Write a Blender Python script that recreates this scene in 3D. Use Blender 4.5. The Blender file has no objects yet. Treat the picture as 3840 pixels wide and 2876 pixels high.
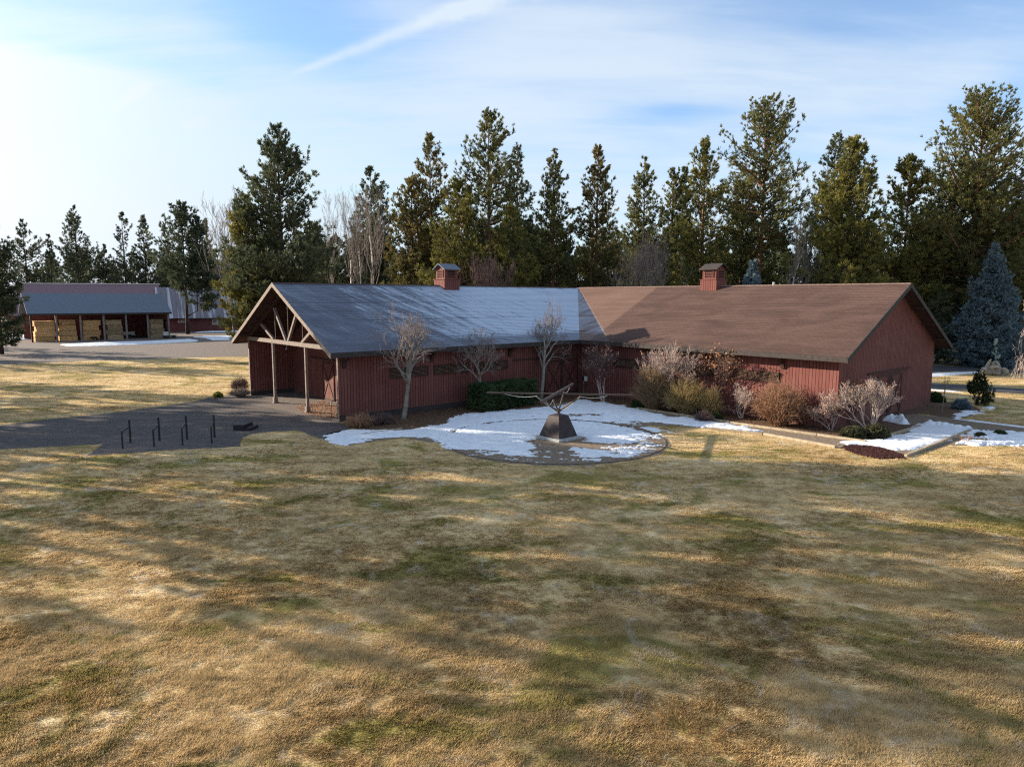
import bpy, bmesh, math, random
import numpy as np
from mathutils import Matrix, Vector

scene = bpy.context.scene
R = math.radians

# ------------------------------------------------------------------ camera
CAM_H = 7.5
cam_d = bpy.data.cameras.new("camera")
cam = bpy.data.objects.new("camera", cam_d)
scene.collection.objects.link(cam)
cam_d.sensor_width = 36.0
cam_d.sensor_fit = 'HORIZONTAL'
cam_d.lens = 24.186
cam_d.clip_start = 0.1
cam_d.clip_end = 6000
PITCH, ROLL = 0.1238, 0.0026
cam.matrix_world = (Matrix.Translation((0, 0, CAM_H)) @ Matrix.Rotation(math.pi / 2 - PITCH, 4, 'X')
                    @ Matrix.Rotation(ROLL, 4, 'Z'))
scene.camera = cam

# ------------------------------------------------------------------ sun and sky
SUN_EL = R(17.7)
SUN_DIR = Vector((-0.9513 * math.cos(SUN_EL), 0.3083 * math.cos(SUN_EL), math.sin(SUN_EL)))   # towards the sun
sun_d = bpy.data.lights.new("sun", 'SUN')
sun_d.energy = 5.0
sun_d.angle = R(0.4)
sun_d.color = (1.0, 0.86, 0.68)
sun = bpy.data.objects.new("sun", sun_d)
scene.collection.objects.link(sun)
sun.rotation_euler = SUN_DIR.to_track_quat('Z', 'Y').to_euler()
sun.location = SUN_DIR * 300

scene.view_settings.view_transform = 'Standard'
scene.view_settings.look = 'None'
scene.view_settings.gamma = 1.0
scene.view_settings.exposure = 1.3
scene.view_settings.use_curve_mapping = False
scene.render.engine = 'CYCLES'
scene.cycles.use_denoising = False
scene.cycles.filter_width = 1.2
scene.cycles.max_bounces = 6
scene.cycles.diffuse_bounces = 3
scene.cycles.transparent_max_bounces = 8


class NT:
    """small helper round a node tree"""
    def __init__(s, nt):
        s.nt = nt

    def n(s, t, **kw):
        nd = s.nt.nodes.new(t)
        for k, v in kw.items():
            setattr(nd, k, v)
        return nd

    def put(s, sock, v):
        if hasattr(v, 'is_output'):
            s.nt.links.new(v, sock)
        else:
            if sock.type == 'RGBA' and not isinstance(v, (int, float)) and len(v) == 3:
                v = (*v, 1)
            sock.default_value = v

    def m(s, op, a, b=None, c=None, clamp=False):
        nd = s.n('ShaderNodeMath', operation=op, use_clamp=clamp)
        s.put(nd.inputs[0], a)
        if b is not None:
            s.put(nd.inputs[1], b)
        if c is not None:
            s.put(nd.inputs[2], c)
        return nd.outputs[0]

    def vm(s, op, a, b=None):
        nd = s.n('ShaderNodeVectorMath', operation=op)
        s.put(nd.inputs[0], a)
        if b is not None:
            s.put(nd.inputs[1], b)
        return nd.outputs['Value'] if op in ('DOT_PRODUCT', 'LENGTH', 'DISTANCE') else nd.outputs[0]

    def noise(s, vec, scale, detail=3.0, rough=0.55, dist=0.0):
        nd = s.n('ShaderNodeTexNoise')
        s.put(nd.inputs['Vector'], vec)
        nd.inputs['Scale'].default_value = scale
        nd.inputs['Detail'].default_value = detail
        nd.inputs['Roughness'].default_value = rough
        nd.inputs['Distortion'].default_value = dist
        return nd.outputs['Fac']

    def map(s, vec, scale=(1, 1, 1), rot=(0, 0, 0), loc=(0, 0, 0)):
        nd = s.n('ShaderNodeMapping')
        s.put(nd.inputs['Vector'], vec)
        nd.inputs['Scale'].default_value = scale
        nd.inputs['Rotation'].default_value = rot
        nd.inputs['Location'].default_value = loc
        return nd.outputs[0]

    def ramp(s, fac, pts, interp='LINEAR'):
        nd = s.n('ShaderNodeValToRGB')
        s.put(nd.inputs[0], fac)
        cr = nd.color_ramp
        cr.interpolation = interp
        while len(cr.elements) < len(pts):
            cr.elements.new(0.5)
        for e, (p, c) in zip(cr.elements, pts):
            e.position = p
            e.color = (c, c, c, 1) if isinstance(c, (int, float)) else (*c, 1)
        return nd.outputs[0]

    def step(s, v, a, b):
        nd = s.n('ShaderNodeMapRange', interpolation_type='SMOOTHSTEP')
        s.put(nd.inputs[0], v)
        nd.inputs[1].default_value = a
        nd.inputs[2].default_value = b
        return nd.outputs[0]

    def mix(s, f, a, b, blend='MIX'):
        nd = s.n('ShaderNodeMix', data_type='RGBA', blend_type=blend)
        s.put(nd.inputs[0], f)
        s.put(nd.inputs[6], a)
        s.put(nd.inputs[7], b)
        return nd.outputs[2]

    def sep(s, v):
        nd = s.n('ShaderNodeSeparateXYZ')
        s.put(nd.inputs[0], v)
        return nd.outputs

    def comb(s, x, y, z):
        nd = s.n('ShaderNodeCombineXYZ')
        for i, v in enumerate((x, y, z)):
            s.put(nd.inputs[i], v)
        return nd.outputs[0]

    def pos(s):
        return s.n('ShaderNodeNewGeometry').outputs['Position']

    def obj(s):
        return s.n('ShaderNodeTexCoord').outputs['Object']


# --- world: physical sky with thin cirrus and old contrails laid over it
world = bpy.data.worlds.new("World")
scene.world = world
world.use_nodes = True
wt = world.node_tree
wt.nodes.clear()
N = NT(wt)
sky = N.n('ShaderNodeTexSky', sky_type='NISHITA')
sky.sun_disc = False
sky.sun_elevation = SUN_EL
sky.sun_rotation = math.atan2(SUN_DIR.x, SUN_DIR.y)
sky.air_density = 1.0
sky.dust_density = 0.3
sky.ozone_density = 2.0
D = N.n('ShaderNodeTexCoord').outputs['Generated']
dx, dy, dz = N.sep(D)
zz = N.m('ADD', N.m('MAXIMUM', dz, 0.0), 0.18)
cu = N.m('DIVIDE', dx, zz)
cv = N.m('DIVIDE', dy, zz)
cp = N.comb(cu, cv, 0.0)
# streaks run mostly across the view, lightly tilted
st = N.map(cp, (0.42, 1.25, 1), (0, 0, R(14)), (3.1, 1.7, 0))
big = N.noise(st, 1.15, 6, 0.55, 0.6)
fine = N.noise(N.map(cp, (0.5, 3.4, 1), (0, 0, R(9)), (7.3, 2.2, 0)), 1.6, 7, 0.6, 0.4)
wisp = N.noise(N.map(cp, (1.0, 1.6, 1), (0, 0, R(-35)), (1.3, 5.2, 0)), 2.2, 7, 0.62, 0.3)
amt = N.m('ADD', N.m('ADD', N.m('MULTIPLY', big, 0.62), N.m('MULTIPLY', fine, 0.34)), N.m('MULTIPLY', wisp, 0.22))
# more veil low down and towards the sun
low = N.m('SUBTRACT', 1.0, N.step(dz, 0.02, 0.42))
sdot = N.m('MAXIMUM', N.vm('DOT_PRODUCT', D, (SUN_DIR.x, SUN_DIR.y, SUN_DIR.z)), 0.0)
glow = N.m('POWER', sdot, 5.0)
amt = N.m('ADD', amt, N.m('MULTIPLY', low, 0.15))
amt = N.m('ADD', amt, N.m('MULTIPLY', glow, 0.12))


def gauss_spot(px_dir, size, streak):
    """bank of cirrus or clear gap in the direction given"""
    d = Vector(px_dir).normalized()
    side = Vector((d.y, -d.x, 0)).normalized()
    up = side.cross(d)
    a = N.m('DIVIDE', N.vm('DOT_PRODUCT', D, tuple(side)), size[0])
    b = N.m('DIVIDE', N.m('ADD', N.vm('DOT_PRODUCT', N.vm('SUBTRACT', D, tuple(d)), tuple(up)),
                          N.m('MULTIPLY', N.vm('DOT_PRODUCT', D, tuple(side)), streak)), size[1])
    q = N.m('ADD', N.m('MULTIPLY', a, a), N.m('MULTIPLY', b, b))
    return N.m('EXPONENT', N.m('MULTIPLY', q, -1.0))


for dd, size, tilt, w in (
        ((-0.2388, 0.9165, 0.3209), (0.13, 0.055), 0.25, -0.20), ((0.4516, 0.8334, 0.3186), (0.24, 0.06), 0.05, -0.20),
        ((0.2125, 0.9462, 0.2442), (0.07, 0.012), 0.05, -0.17), ((0.5568, 0.7988, 0.2279), (0.05, 0.03), -0.3, -0.22),
        ((-0.4300, 0.8616, 0.2697), (0.20, 0.02), 0.08, -0.15), ((-0.5122, 0.7998, 0.3131), (0.15, 0.04), 0.0, -0.12),
        ((0.4366, 0.8733, 0.2162), (0.16, 0.010), 0.0, -0.06), ((-0.3656, 0.9013, 0.2324), (0.12, 0.012), 0.0, -0.05),
        ((0.2334, 0.9275, 0.2920), (0.30, 0.05), 0.05, 0.14), ((-0.5558, 0.8151, 0.1637), (0.22, 0.13), 0.2, 0.40),
        ((0.0252, 0.9397, 0.3411), (0.16, 0.03), -0.2, 0.10), ((-0.1288, 0.9601, 0.2482), (0.25, 0.03), 0.06, 0.10),
        ((-0.4351, 0.8451, 0.3107), (0.10, 0.02), -0.1, 0.08)):
    amt = N.m('ADD', amt, N.m('MULTIPLY', gauss_spot(dd, size, tilt), w))
mask = N.step(amt, 0.42, 0.82)


def contrail(a, b, w0, w1, ext, strength):
    va, vb = Vector(a), Vector(b)
    nrm = va.cross(vb).normalized()
    along = (vb - va * va.dot(vb)).normalized()
    t = N.m('DIVIDE', N.vm('DOT_PRODUCT', D, tuple(along)), vb.dot(along))
    wob = N.m('MULTIPLY', N.m('SUBTRACT', N.noise(D, 22.0, 4, 0.6), 0.5), 0.020)
    dist = N.m('ABSOLUTE', N.m('ADD', N.vm('DOT_PRODUCT', D, tuple(nrm)), N.m('MULTIPLY', wob, N.m('MAXIMUM', t, 0.0))))
    w = N.m('ADD', N.m('MULTIPLY', t, w1 - w0), w0)
    core = N.m('EXPONENT', N.m('MULTIPLY', N.m('POWER', N.m('DIVIDE', dist, N.m('MAXIMUM', w, 0.0005)), 2.0), -1.0))
    puff = N.m('ADD', 0.45, N.m('MULTIPLY', N.noise(D, 45.0, 5, 0.65), 1.0))
    span = N.m('MULTIPLY', N.step(t, -0.05, 0.18), N.m('SUBTRACT', 1.0, N.step(t, ext, ext + 0.25)))
    return N.m('MULTIPLY', N.m('MULTIPLY', N.m('MULTIPLY', core, puff), span), strength)


trail = N.m('ADD', N.m('ADD', contrail((-0.2883, 0.9162, 0.2782), (-0.0282, 0.9256, 0.3775), 0.003, 0.013, 1.5, 0.52),
                       contrail((-0.4782, 0.8508, 0.2179), (-0.4362, 0.8632, 0.2543), 0.004, 0.005, 0.85, 0.28)),
            contrail((-0.4100, 0.8878, 0.2089), (-0.3843, 0.8963, 0.2210), 0.004, 0.005, 0.85, 0.15))
mask = N.m('MINIMUM', N.m('ADD', N.m('ADD', N.m('MULTIPLY', mask, 0.72), 0.14), trail), 0.96)
blue = N.mix(1.0, sky.outputs[0], (0.074, 0.088, 0.104), 'MULTIPLY')
blue = N.vm('MINIMUM', blue, (0.36, 0.41, 0.46))
cloud = N.mix(N.step(glow, 0.02, 0.5), (0.31, 0.355, 0.40), (0.45, 0.465, 0.475))
col = N.mix(mask, blue, cloud)
bg = N.n('ShaderNodeBackground')
N.put(bg.inputs[0], col)
bg.inputs[1].default_value = 1.0
wo = N.n('ShaderNodeOutputWorld')
wt.links.new(bg.outputs[0], wo.inputs[0])

# ------------------------------------------------------------------ materials
def mat(name, color=None, rough=0.85, metal=0.0, spec=0.3):
    m = bpy.data.materials.new(name)
    m.use_nodes = True
    nt = m.node_tree
    b = nt.nodes['Principled BSDF']
    b.inputs['Roughness'].default_value = rough
    b.inputs['Metallic'].default_value = metal
    b.inputs['Specular IOR Level'].default_value = spec
    if color is not None:
        b.inputs['Base Color'].default_value = (*color, 1)
    return m, NT(nt), b


def bump(n, b, h, strength=0.5, dist=0.02):
    bp = n.n('ShaderNodeBump')
    bp.inputs['Strength'].default_value = strength
    bp.inputs['Distance'].default_value = dist
    n.put(bp.inputs['Height'], h)
    n.nt.links.new(bp.outputs[0], b.inputs['Normal'])


def mottled(name, c0, c1, scale=3.0, rough=0.85, metal=0.0, bscale=None, bstr=0.4, bdist=0.02, detail=5, lo=0.3, hi=0.7, spec=0.3):
    m, n, b = mat(name, None, rough, metal, spec)
    p = n.pos()
    f = n.noise(p, scale, detail, 0.6)
    n.put(b.inputs['Base Color'], n.ramp(f, [(lo, c0), (hi, c1)]))
    if bscale:
        bump(n, b, n.noise(p, bscale, 4, 0.6), bstr, bdist)
    return m


def lawn_color(n, p):
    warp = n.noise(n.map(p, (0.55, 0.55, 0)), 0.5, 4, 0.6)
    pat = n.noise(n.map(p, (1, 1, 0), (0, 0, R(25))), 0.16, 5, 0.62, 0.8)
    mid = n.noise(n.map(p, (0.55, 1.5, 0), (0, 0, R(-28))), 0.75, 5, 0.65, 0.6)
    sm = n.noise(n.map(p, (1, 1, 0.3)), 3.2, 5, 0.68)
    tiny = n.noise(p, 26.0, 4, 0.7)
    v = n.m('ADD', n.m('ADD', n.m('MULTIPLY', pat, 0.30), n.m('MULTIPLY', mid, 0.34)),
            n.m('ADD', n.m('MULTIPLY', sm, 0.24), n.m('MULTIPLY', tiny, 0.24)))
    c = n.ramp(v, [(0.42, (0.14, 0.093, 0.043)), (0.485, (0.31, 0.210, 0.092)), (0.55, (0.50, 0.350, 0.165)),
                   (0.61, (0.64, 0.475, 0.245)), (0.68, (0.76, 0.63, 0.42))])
    gm = n.m('ADD', n.m('MULTIPLY', n.noise(n.map(p, (0.8, 1.1, 0), (0, 0, R(18)), (4.2, 9.1, 0)), 0.34, 5, 0.62, 0.9), 0.72),
             n.m('MULTIPLY', n.m('ADD', sm, tiny), 0.14))
    gm = n.m('MULTIPLY', n.step(gm, 0.50, 0.585), 0.85)
    g = n.ramp(tiny, [(0.3, (0.095, 0.086, 0.016)), (0.7, (0.33, 0.28, 0.068))])
    c = n.mix(gm, c, g)
    pale = n.m('MULTIPLY', n.step(n.noise(n.map(p, (1.0, 1.0, 0), (0, 0, R(40)), (11, 3, 0)), 0.8, 5, 0.65, 1.2), 0.555, 0.66), 0.55)
    return n.mix(pale, c, (0.56, 0.47, 0.36)), tiny, sm


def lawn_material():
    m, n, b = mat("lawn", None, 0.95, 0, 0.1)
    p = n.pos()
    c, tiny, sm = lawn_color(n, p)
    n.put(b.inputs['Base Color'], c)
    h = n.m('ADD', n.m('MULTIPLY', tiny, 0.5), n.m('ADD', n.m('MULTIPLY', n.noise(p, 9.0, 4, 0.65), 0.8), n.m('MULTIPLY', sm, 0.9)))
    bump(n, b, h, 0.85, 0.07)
    return m


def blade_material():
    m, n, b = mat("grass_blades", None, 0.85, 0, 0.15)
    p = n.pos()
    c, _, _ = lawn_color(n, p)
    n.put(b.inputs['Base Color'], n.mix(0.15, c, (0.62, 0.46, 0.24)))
    tl = n.n('ShaderNodeBsdfTranslucent')
    n.put(tl.inputs[0], c)
    mx = n.n('ShaderNodeMixShader')
    mx.inputs[0].default_value = 0.35
    n.nt.links.new(b.outputs[0], mx.inputs[1])
    n.nt.links.new(tl.outputs[0], mx.inputs[2])
    n.nt.links.new(mx.outputs[0], n.nt.nodes['Material Output'].inputs[0])
    return m


def siding_material(name, tone):
    """vertical board siding: reveal lines every 0.305 m, in the barn's own axes"""
    m, n, b = mat(name, None, 0.8, 0, 0.2)
    o = n.obj()
    x, y, z = n.sep(o)
    s = n.m('ADD', x, y)
    w = n.m('ABSOLUTE', n.m('SUBTRACT', n.m('FRACT', n.m('DIVIDE', s, 0.203)), 0.5))
    groove = n.step(w, 0.05, 0.11)
    board = n.n('ShaderNodeTexWhiteNoise', noise_dimensions='1D')
    n.put(board.inputs['W'], n.m('FLOOR', n.m('DIVIDE', n.m('ADD', s, 0.1015), 0.203)))
    grain = n.noise(n.map(o, (6, 6, 0.6)), 3.0, 5, 0.65)
    fade = n.noise(n.map(o, (0.5, 0.5, 1.0)), 0.8, 4, 0.6)
    v = n.m('ADD', n.m('MULTIPLY', grain, 0.45), n.m('ADD', n.m('MULTIPLY', fade, 0.45), n.m('MULTIPLY', board.outputs[0], 0.16)))
    a = tuple(t * 0.70 for t in tone)
    c = n.ramp(v, [(0.30, a), (0.55, tone), (0.80, (tone[0] * 1.30, tone[1] * 1.60, tone[2] * 1.65))])
    splash = n.m('MULTIPLY', n.m('SUBTRACT', 1.0, n.step(n.m('ADD', z, n.m('MULTIPLY', grain, 0.5)), 0.3, 1.1)), 0.35)
    c = n.mix(splash, c, (0.16, 0.095, 0.07))
    c = n.mix(n.m('MULTIPLY', n.m('SUBTRACT', 1.0, groove), 0.75), c, (0.03, 0.012, 0.010))
    n.put(b.inputs['Base Color'], c)
    bump(n, b, n.m('ADD', groove, n.m('MULTIPLY', grain, 0.15)), 0.8, 0.03)
    return m


def shingle_material(name, axis, frost, base=(0.078, 0.047, 0.039), wedge=False):
    m, n, b = mat(name, None, 0.9, 0, 0.15)
    o = n.obj()
    x, y, z = n.sep(o)
    up = y if axis == 'y' else x
    al = x if axis == 'y' else y
    br = n.n('ShaderNodeTexBrick')
    n.put(br.inputs['Vector'], n.comb(al, up, 0.0))
    br.inputs['Scale'].default_value = 1.0
    br.inputs['Brick Width'].default_value = 0.42
    br.inputs['Row Height'].default_value = 0.20
    br.inputs['Mortar Size'].default_value = 0.028
    br.inputs['Mortar Smooth'].default_value = 0.4
    br.inputs['Color1'].default_value = (0.30, 0.30, 0.30, 1)
    br.inputs['Color2'].default_value = (0.70, 0.70, 0.70, 1)
    br.inputs['Mortar'].default_value = (0, 0, 0, 1)
    spk = n.noise(n.comb(al, up, 0.0), 9.0, 5, 0.7)
    blot = n.noise(n.comb(n.m('ADD', n.m('MULTIPLY', al, 0.5), n.m('MULTIPLY', up, 0.3)), up, 0.0), 0.55, 5, 0.62, 0.6)
    seam = n.noise(n.comb(n.m('MULTIPLY', al, 0.05), up, 0.0), 1.9, 3, 0.6)
    v = n.m('ADD', n.m('ADD', n.m('MULTIPLY', spk, 0.40), n.m('MULTIPLY', blot, 0.50)),
            n.m('ADD', n.m('MULTIPLY', n.sep(br.outputs['Color'])[0], 0.12), n.m('MULTIPLY', seam, 0.26)))
    c = n.ramp(v, [(0.46, tuple(t * 0.66 for t in base)), (0.60, base), (0.74, tuple(t * 1.5 for t in base))])
    if wedge:      # lighter brown triangle above the valley
        d = n.m('ADD', n.m('ADD', al, 1.9), n.m('MULTIPLY', n.m('SUBTRACT', spk, 0.5), 0.3))
        c = n.mix(n.m('MULTIPLY', n.step(d, -0.15, 0.15), 0.20), c, (0.36, 0.22, 0.16))
    # courses: a thin dark line along each shingle row
    row = n.m('FRACT', n.m('DIVIDE', up, 0.20))
    butt = n.m('SUBTRACT', 1.0, n.step(n.m('ABSOLUTE', n.m('SUBTRACT', row, 0.5)), 0.30, 0.48))
    c = n.mix(n.m('MULTIPLY', n.m('SUBTRACT', 1.0, butt), 0.30), c, tuple(t * 0.25 for t in base))
    if frost:
        dg = n.comb(n.m('MULTIPLY', n.m('ADD', al, n.m('MULTIPLY', up, 0.75)), 0.9), n.m('MULTIPLY', up, 0.22), 0.0)
        s1 = n.noise(dg, 1.7, 7, 0.70, 0.4)
        s2 = n.noise(n.comb(al, up, 0.0), 5.0, 5, 0.72)
        s3 = n.noise(n.comb(n.m('MULTIPLY', al, 0.4), up, 0.0), 0.5, 3, 0.5)
        # rafters and battens of the barn show as lines melted through
        line = n.m('ABSOLUTE', n.m('SUBTRACT', n.m('FRACT', n.m('DIVIDE', n.m('ADD', up, 0.735), 2.25)), 0.5))
        fs = n.m('ADD', n.m('ADD', n.m('MULTIPLY', s1, 0.72), n.m('MULTIPLY', s2, 0.26)), n.m('MULTIPLY', s3, 0.10))
        fs = n.m('SUBTRACT', fs, n.m('MULTIPLY', n.m('SUBTRACT', 1.0, n.step(line, 0.0, 0.05)), 0.10))
        fs = n.m('ADD', fs, n.m('MULTIPLY', n.step(al, -18.0, -2.0), frost[2]))
        f = n.step(fs, 0.50, 0.76)
        f = n.m('MULTIPLY', f, frost[0])
        # the overhang in front of the wall and the open porch stay barer
        f = n.m('MULTIPLY', f, n.m('ADD', 0.25, n.m('MULTIPLY', n.step(n.m('ADD', up, n.m('MULTIPLY', s2, 0.5)), 0.2, 0.75), 0.75)))
        if frost[1]:
            f = n.m('MULTIPLY', f, n.m('ADD', 0.30, n.m('MULTIPLY', n.step(n.m('ADD', al, n.m('MULTIPLY', n.m('SUBTRACT', s2, 0.5), 0.8)), -17.35, -17.0), 0.70)))
            f = n.m('ADD', f, 0.05)
        else:  # right wing: frost only in the shaded corner by the valley
            sh = n.m('SUBTRACT', n.m('SUBTRACT', al, n.m('MULTIPLY', n.m('SUBTRACT', up, 7.41), 1.37)), 7.41)
            f = n.m('MULTIPLY', f, n.step(sh, -0.25, 0.15))
        c = n.mix(n.m('MULTIPLY', f, n.m('ADD', 0.55, n.m('MULTIPLY', butt, 0.45))), c, (0.56, 0.65, 0.77))
    n.put(b.inputs['Base Color'], c)
    bump(n, b, n.m('ADD', n.m('MULTIPLY', row, -0.8), n.m('MULTIPLY', spk, 0.4)), 0.7, 0.03)
    return m


M_lawn = lawn_material()
M_blade = blade_material()
M_red = siding_material("red_board_siding", (0.172, 0.060, 0.050))
M_red_porch = M_red
M_roofA = shingle_material("frosted_shingles", 'y', (0.74, True, 0.24), (0.088, 0.096, 0.124))
M_roofAb = shingle_material("shingles_back", 'y', None)
M_roofB = shingle_material("brown_shingles", 'x', (0.42, False, 0.12), wedge=True)
M_trim = mottled("weathered_timber", (0.135, 0.108, 0.094), (0.27, 0.22, 0.19), 6, 0.85, bscale=30)
M_fascia = mottled("brown_fascia", (0.028, 0.022, 0.021), (0.055, 0.045, 0.041), 5, 0.8, bscale=30)
M_soffit = mottled("dark_soffit", (0.045, 0.024, 0.020), (0.075, 0.040, 0.032), 5, 0.9)
M_plinth = mottled("dark_plinth", (0.030, 0.024, 0.026), (0.055, 0.046, 0.045), 4, 0.9)
M_darkwood = mottled("dark_brown_timber", (0.035, 0.018, 0.014), (0.07, 0.036, 0.028), 8, 0.8)
M_louvre = mottled("louvre_timber", (0.15, 0.080, 0.054), (0.26, 0.150, 0.098), 8, 0.8)
M_recess = mat("dark_recess", (0.012, 0.010, 0.010), 0.95)[0]
M_gravel = mottled("gravel", (0.085, 0.070, 0.062), (0.225, 0.185, 0.160), 14, 0.95, bscale=40, bstr=0.7, bdist=0.03, detail=8)
def drive_material():
    m, n, b = mat("dark_gravel", None, 0.95, 0, 0.2)
    p = n.pos()
    big = n.noise(n.map(p, (0.35, 1.0, 1), (0, 0, R(-14))), 0.45, 6, 0.65, 0.7)
    sm = n.noise(p, 14.0, 8, 0.7)
    st_ = n.noise(p, 3.0, 6, 0.7)
    c = n.ramp(n.m('ADD', n.m('MULTIPLY', sm, 0.6), n.m('MULTIPLY', st_, 0.4)), [(0.36, (0.040, 0.037, 0.038)), (0.5, (0.085, 0.078, 0.076)), (0.66, (0.17, 0.15, 0.14))])
    c = n.mix(n.m('MULTIPLY', n.step(big, 0.46, 0.62), 0.55), c, n.ramp(sm, [(0.35, (0.085, 0.066, 0.058)), (0.65, (0.24, 0.19, 0.165))]))
    n.put(b.inputs['Base Color'], c)
    bump(n, b, n.m('ADD', sm, n.m('MULTIPLY', st_, 0.8)), 0.8, 0.04)
    return m


M_drive = drive_material()
M_dirt = mottled("packed_dirt", (0.110, 0.080, 0.055), (0.27, 0.205, 0.145), 5, 0.95, bscale=30, bstr=0.6, bdist=0.03, detail=8)
M_mulch = mottled("leaf_mulch", (0.040, 0.024, 0.015), (0.195, 0.115, 0.065), 11, 0.95, bscale=26, bstr=0.9, bdist=0.05, detail=8)
M_road = mottled("asphalt", (0.038, 0.040, 0.046), (0.070, 0.072, 0.080), 8, 0.9, bscale=60)
M_forest = mottled("forest_floor", (0.07, 0.055, 0.035), (0.26, 0.19, 0.11), 0.7, 0.95, detail=8)
M_redcover = mottled("red_ground_cover", (0.055, 0.018, 0.016), (0.14, 0.055, 0.045), 14, 0.9, bscale=20, bstr=0.9, bdist=0.05)
M_rust = mottled("bronze_plate", (0.030, 0.021, 0.021), (0.052, 0.037, 0.037), 3, 0.75, 0.0, bscale=40, bstr=0.1, spec=0.4)
M_tube = mottled("brown_steel_tube", (0.07, 0.048, 0.042), (0.13, 0.095, 0.08), 6, 0.45, 0.3, spec=0.4)
M_black = mottled("black_steel", (0.016, 0.016, 0.018), (0.034, 0.034, 0.038), 8, 0.5, 0.2)
M_rope = mat("white_rope", (0.62, 0.60, 0.56), 0.8)[0]
M_slab = mottled("concrete_slab", (0.30, 0.31, 0.31), (0.44, 0.45, 0.45), 5, 0.9, bscale=30)
M_edging = mottled("bleached_timber", (0.26, 0.205, 0.135), (0.46, 0.38, 0.27), 5, 0.9, bscale=25)
M_rock = mottled("lichen_rock", (0.11, 0.095, 0.085), (0.46, 0.40, 0.31), 2.6, 0.9, bscale=7, bstr=0.9, bdist=0.1, detail=8)
M_verdigris = mottled("verdigris", (0.05, 0.10, 0.085), (0.24, 0.31, 0.27), 5, 0.7, 0.2)
M_bark_p = mottled("pine_bark", (0.060, 0.038, 0.026), (0.235, 0.125, 0.070), 2.2, 0.95, bscale=6, bstr=0.9, bdist=0.1, detail=7)
M_bark_d = mottled("dark_bark", (0.030, 0.024, 0.021), (0.085, 0.062, 0.050), 2.2, 0.95, bscale=6, bstr=0.9, bdist=0.1, detail=7)
M_birch = mottled("birch_bark", (0.34, 0.32, 0.29), (0.82, 0.79, 0.74), 1.6, 0.8, detail=8, lo=0.28, hi=0.5)
M_grey_tw = mottled("grey_twigs", (0.15, 0.118, 0.105), (0.30, 0.245, 0.22), 2.5, 0.9)
M_pale_tw = mottled("pale_twigs", (0.27, 0.205, 0.18), (0.52, 0.42, 0.37), 3.0, 0.9)
M_far_tw = mottled("far_grey_twigs", (0.12, 0.102, 0.092), (0.25, 0.215, 0.195), 2.0, 0.9)
M_trunk_pale = mottled("pale_grey_bark", (0.13, 0.11, 0.092), (0.30, 0.265, 0.225), 5, 0.9, bscale=14, detail=7)
M_yel_tw = mottled("yellow_green_twigs", (0.21, 0.148, 0.058), (0.41, 0.30, 0.13), 3.0, 0.9)
M_olive_tw = mottled("olive_twigs", (0.155, 0.104, 0.055), (0.30, 0.205, 0.11), 3.0, 0.9)
M_russet_tw = mottled("russet_twigs", (0.22, 0.115, 0.068), (0.42, 0.25, 0.15), 3.0, 0.9)
M_purple_tw = mottled("purple_twigs", (0.085, 0.055, 0.052), (0.18, 0.12, 0.11), 3.0, 0.9)
M_dryleaf = mottled("dry_leaves", (0.30, 0.105, 0.035), (0.58, 0.30, 0.13), 9.0, 0.8)
M_bedleaf = mottled("bed_leaves", (0.10, 0.055, 0.032), (0.30, 0.18, 0.10), 9.0, 0.9)
M_paleleaf = mottled("pale_dry_leaves", (0.32, 0.16, 0.10), (0.60, 0.38, 0.26), 9.0, 0.8)
M_hay = mottled("hay", (0.36, 0.185, 0.07), (0.74, 0.45, 0.20), 5.0, 0.95, bscale=16, bstr=0.9, bdist=0.08, detail=8)
def per_object(m, amt):
    nt = m.node_tree
    n = NT(nt)
    b = nt.nodes['Principled BSDF']
    src = b.inputs['Base Color'].links[0].from_socket
    oi = n.n('ShaderNodeObjectInfo')
    k = n.m('ADD', 1.0 - amt, n.m('MULTIPLY', oi.outputs['Random'], 2 * amt))
    n.put(b.inputs['Base Color'], n.mix(1.0, src, n.comb(k, k, k), 'MULTIPLY'))


M_hay_dull = mottled("dull_hay", (0.22, 0.15, 0.08), (0.48, 0.35, 0.20), 5.0, 0.95, bscale=16, bstr=0.9, bdist=0.08, detail=8)  # darker, less orange hay colour for the fourth and rightmost stacks
per_object(M_hay, 0.22)
per_object(M_hay_dull, 0.22)
M_slate = mottled("grey_blue_shingles", (0.105, 0.125, 0.155), (0.175, 0.205, 0.245), 6.0, 0.85, detail=7)
M_purple = mottled("purple_brown_roof", (0.150, 0.088, 0.100), (0.24, 0.155, 0.175), 3.0, 0.8, detail=7)
M_farred = mottled("far_red_wall", (0.13, 0.045, 0.042), (0.20, 0.075, 0.068), 2.0, 0.9)
M_white = mottled("white_paint", (0.55, 0.53, 0.49), (0.72, 0.70, 0.66), 3.0, 0.7)
M_post = mottled("grey_post", (0.15, 0.13, 0.12), (0.27, 0.24, 0.22), 4.0, 0.9)
M_box = mat("grey_white_box", (0.62, 0.63, 0.63), 0.5)[0]


def snow_material():
    m, n, b = mat("snow", None, 0.7, 0, 0.35)
    p = n.pos()
    n.put(b.inputs['Base Color'], n.ramp(n.noise(p, 2.5, 5, 0.6), [(0.3, (0.60, 0.64, 0.70)), (0.62, (0.76, 0.79, 0.83))]))
    bump(n, b, n.m('ADD', n.noise(p, 5, 4, 0.6), n.m('MULTIPLY', n.noise(p, 30, 3, 0.6), 0.3)), 0.5, 0.06)
    return m


M_snow = snow_material()


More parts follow.
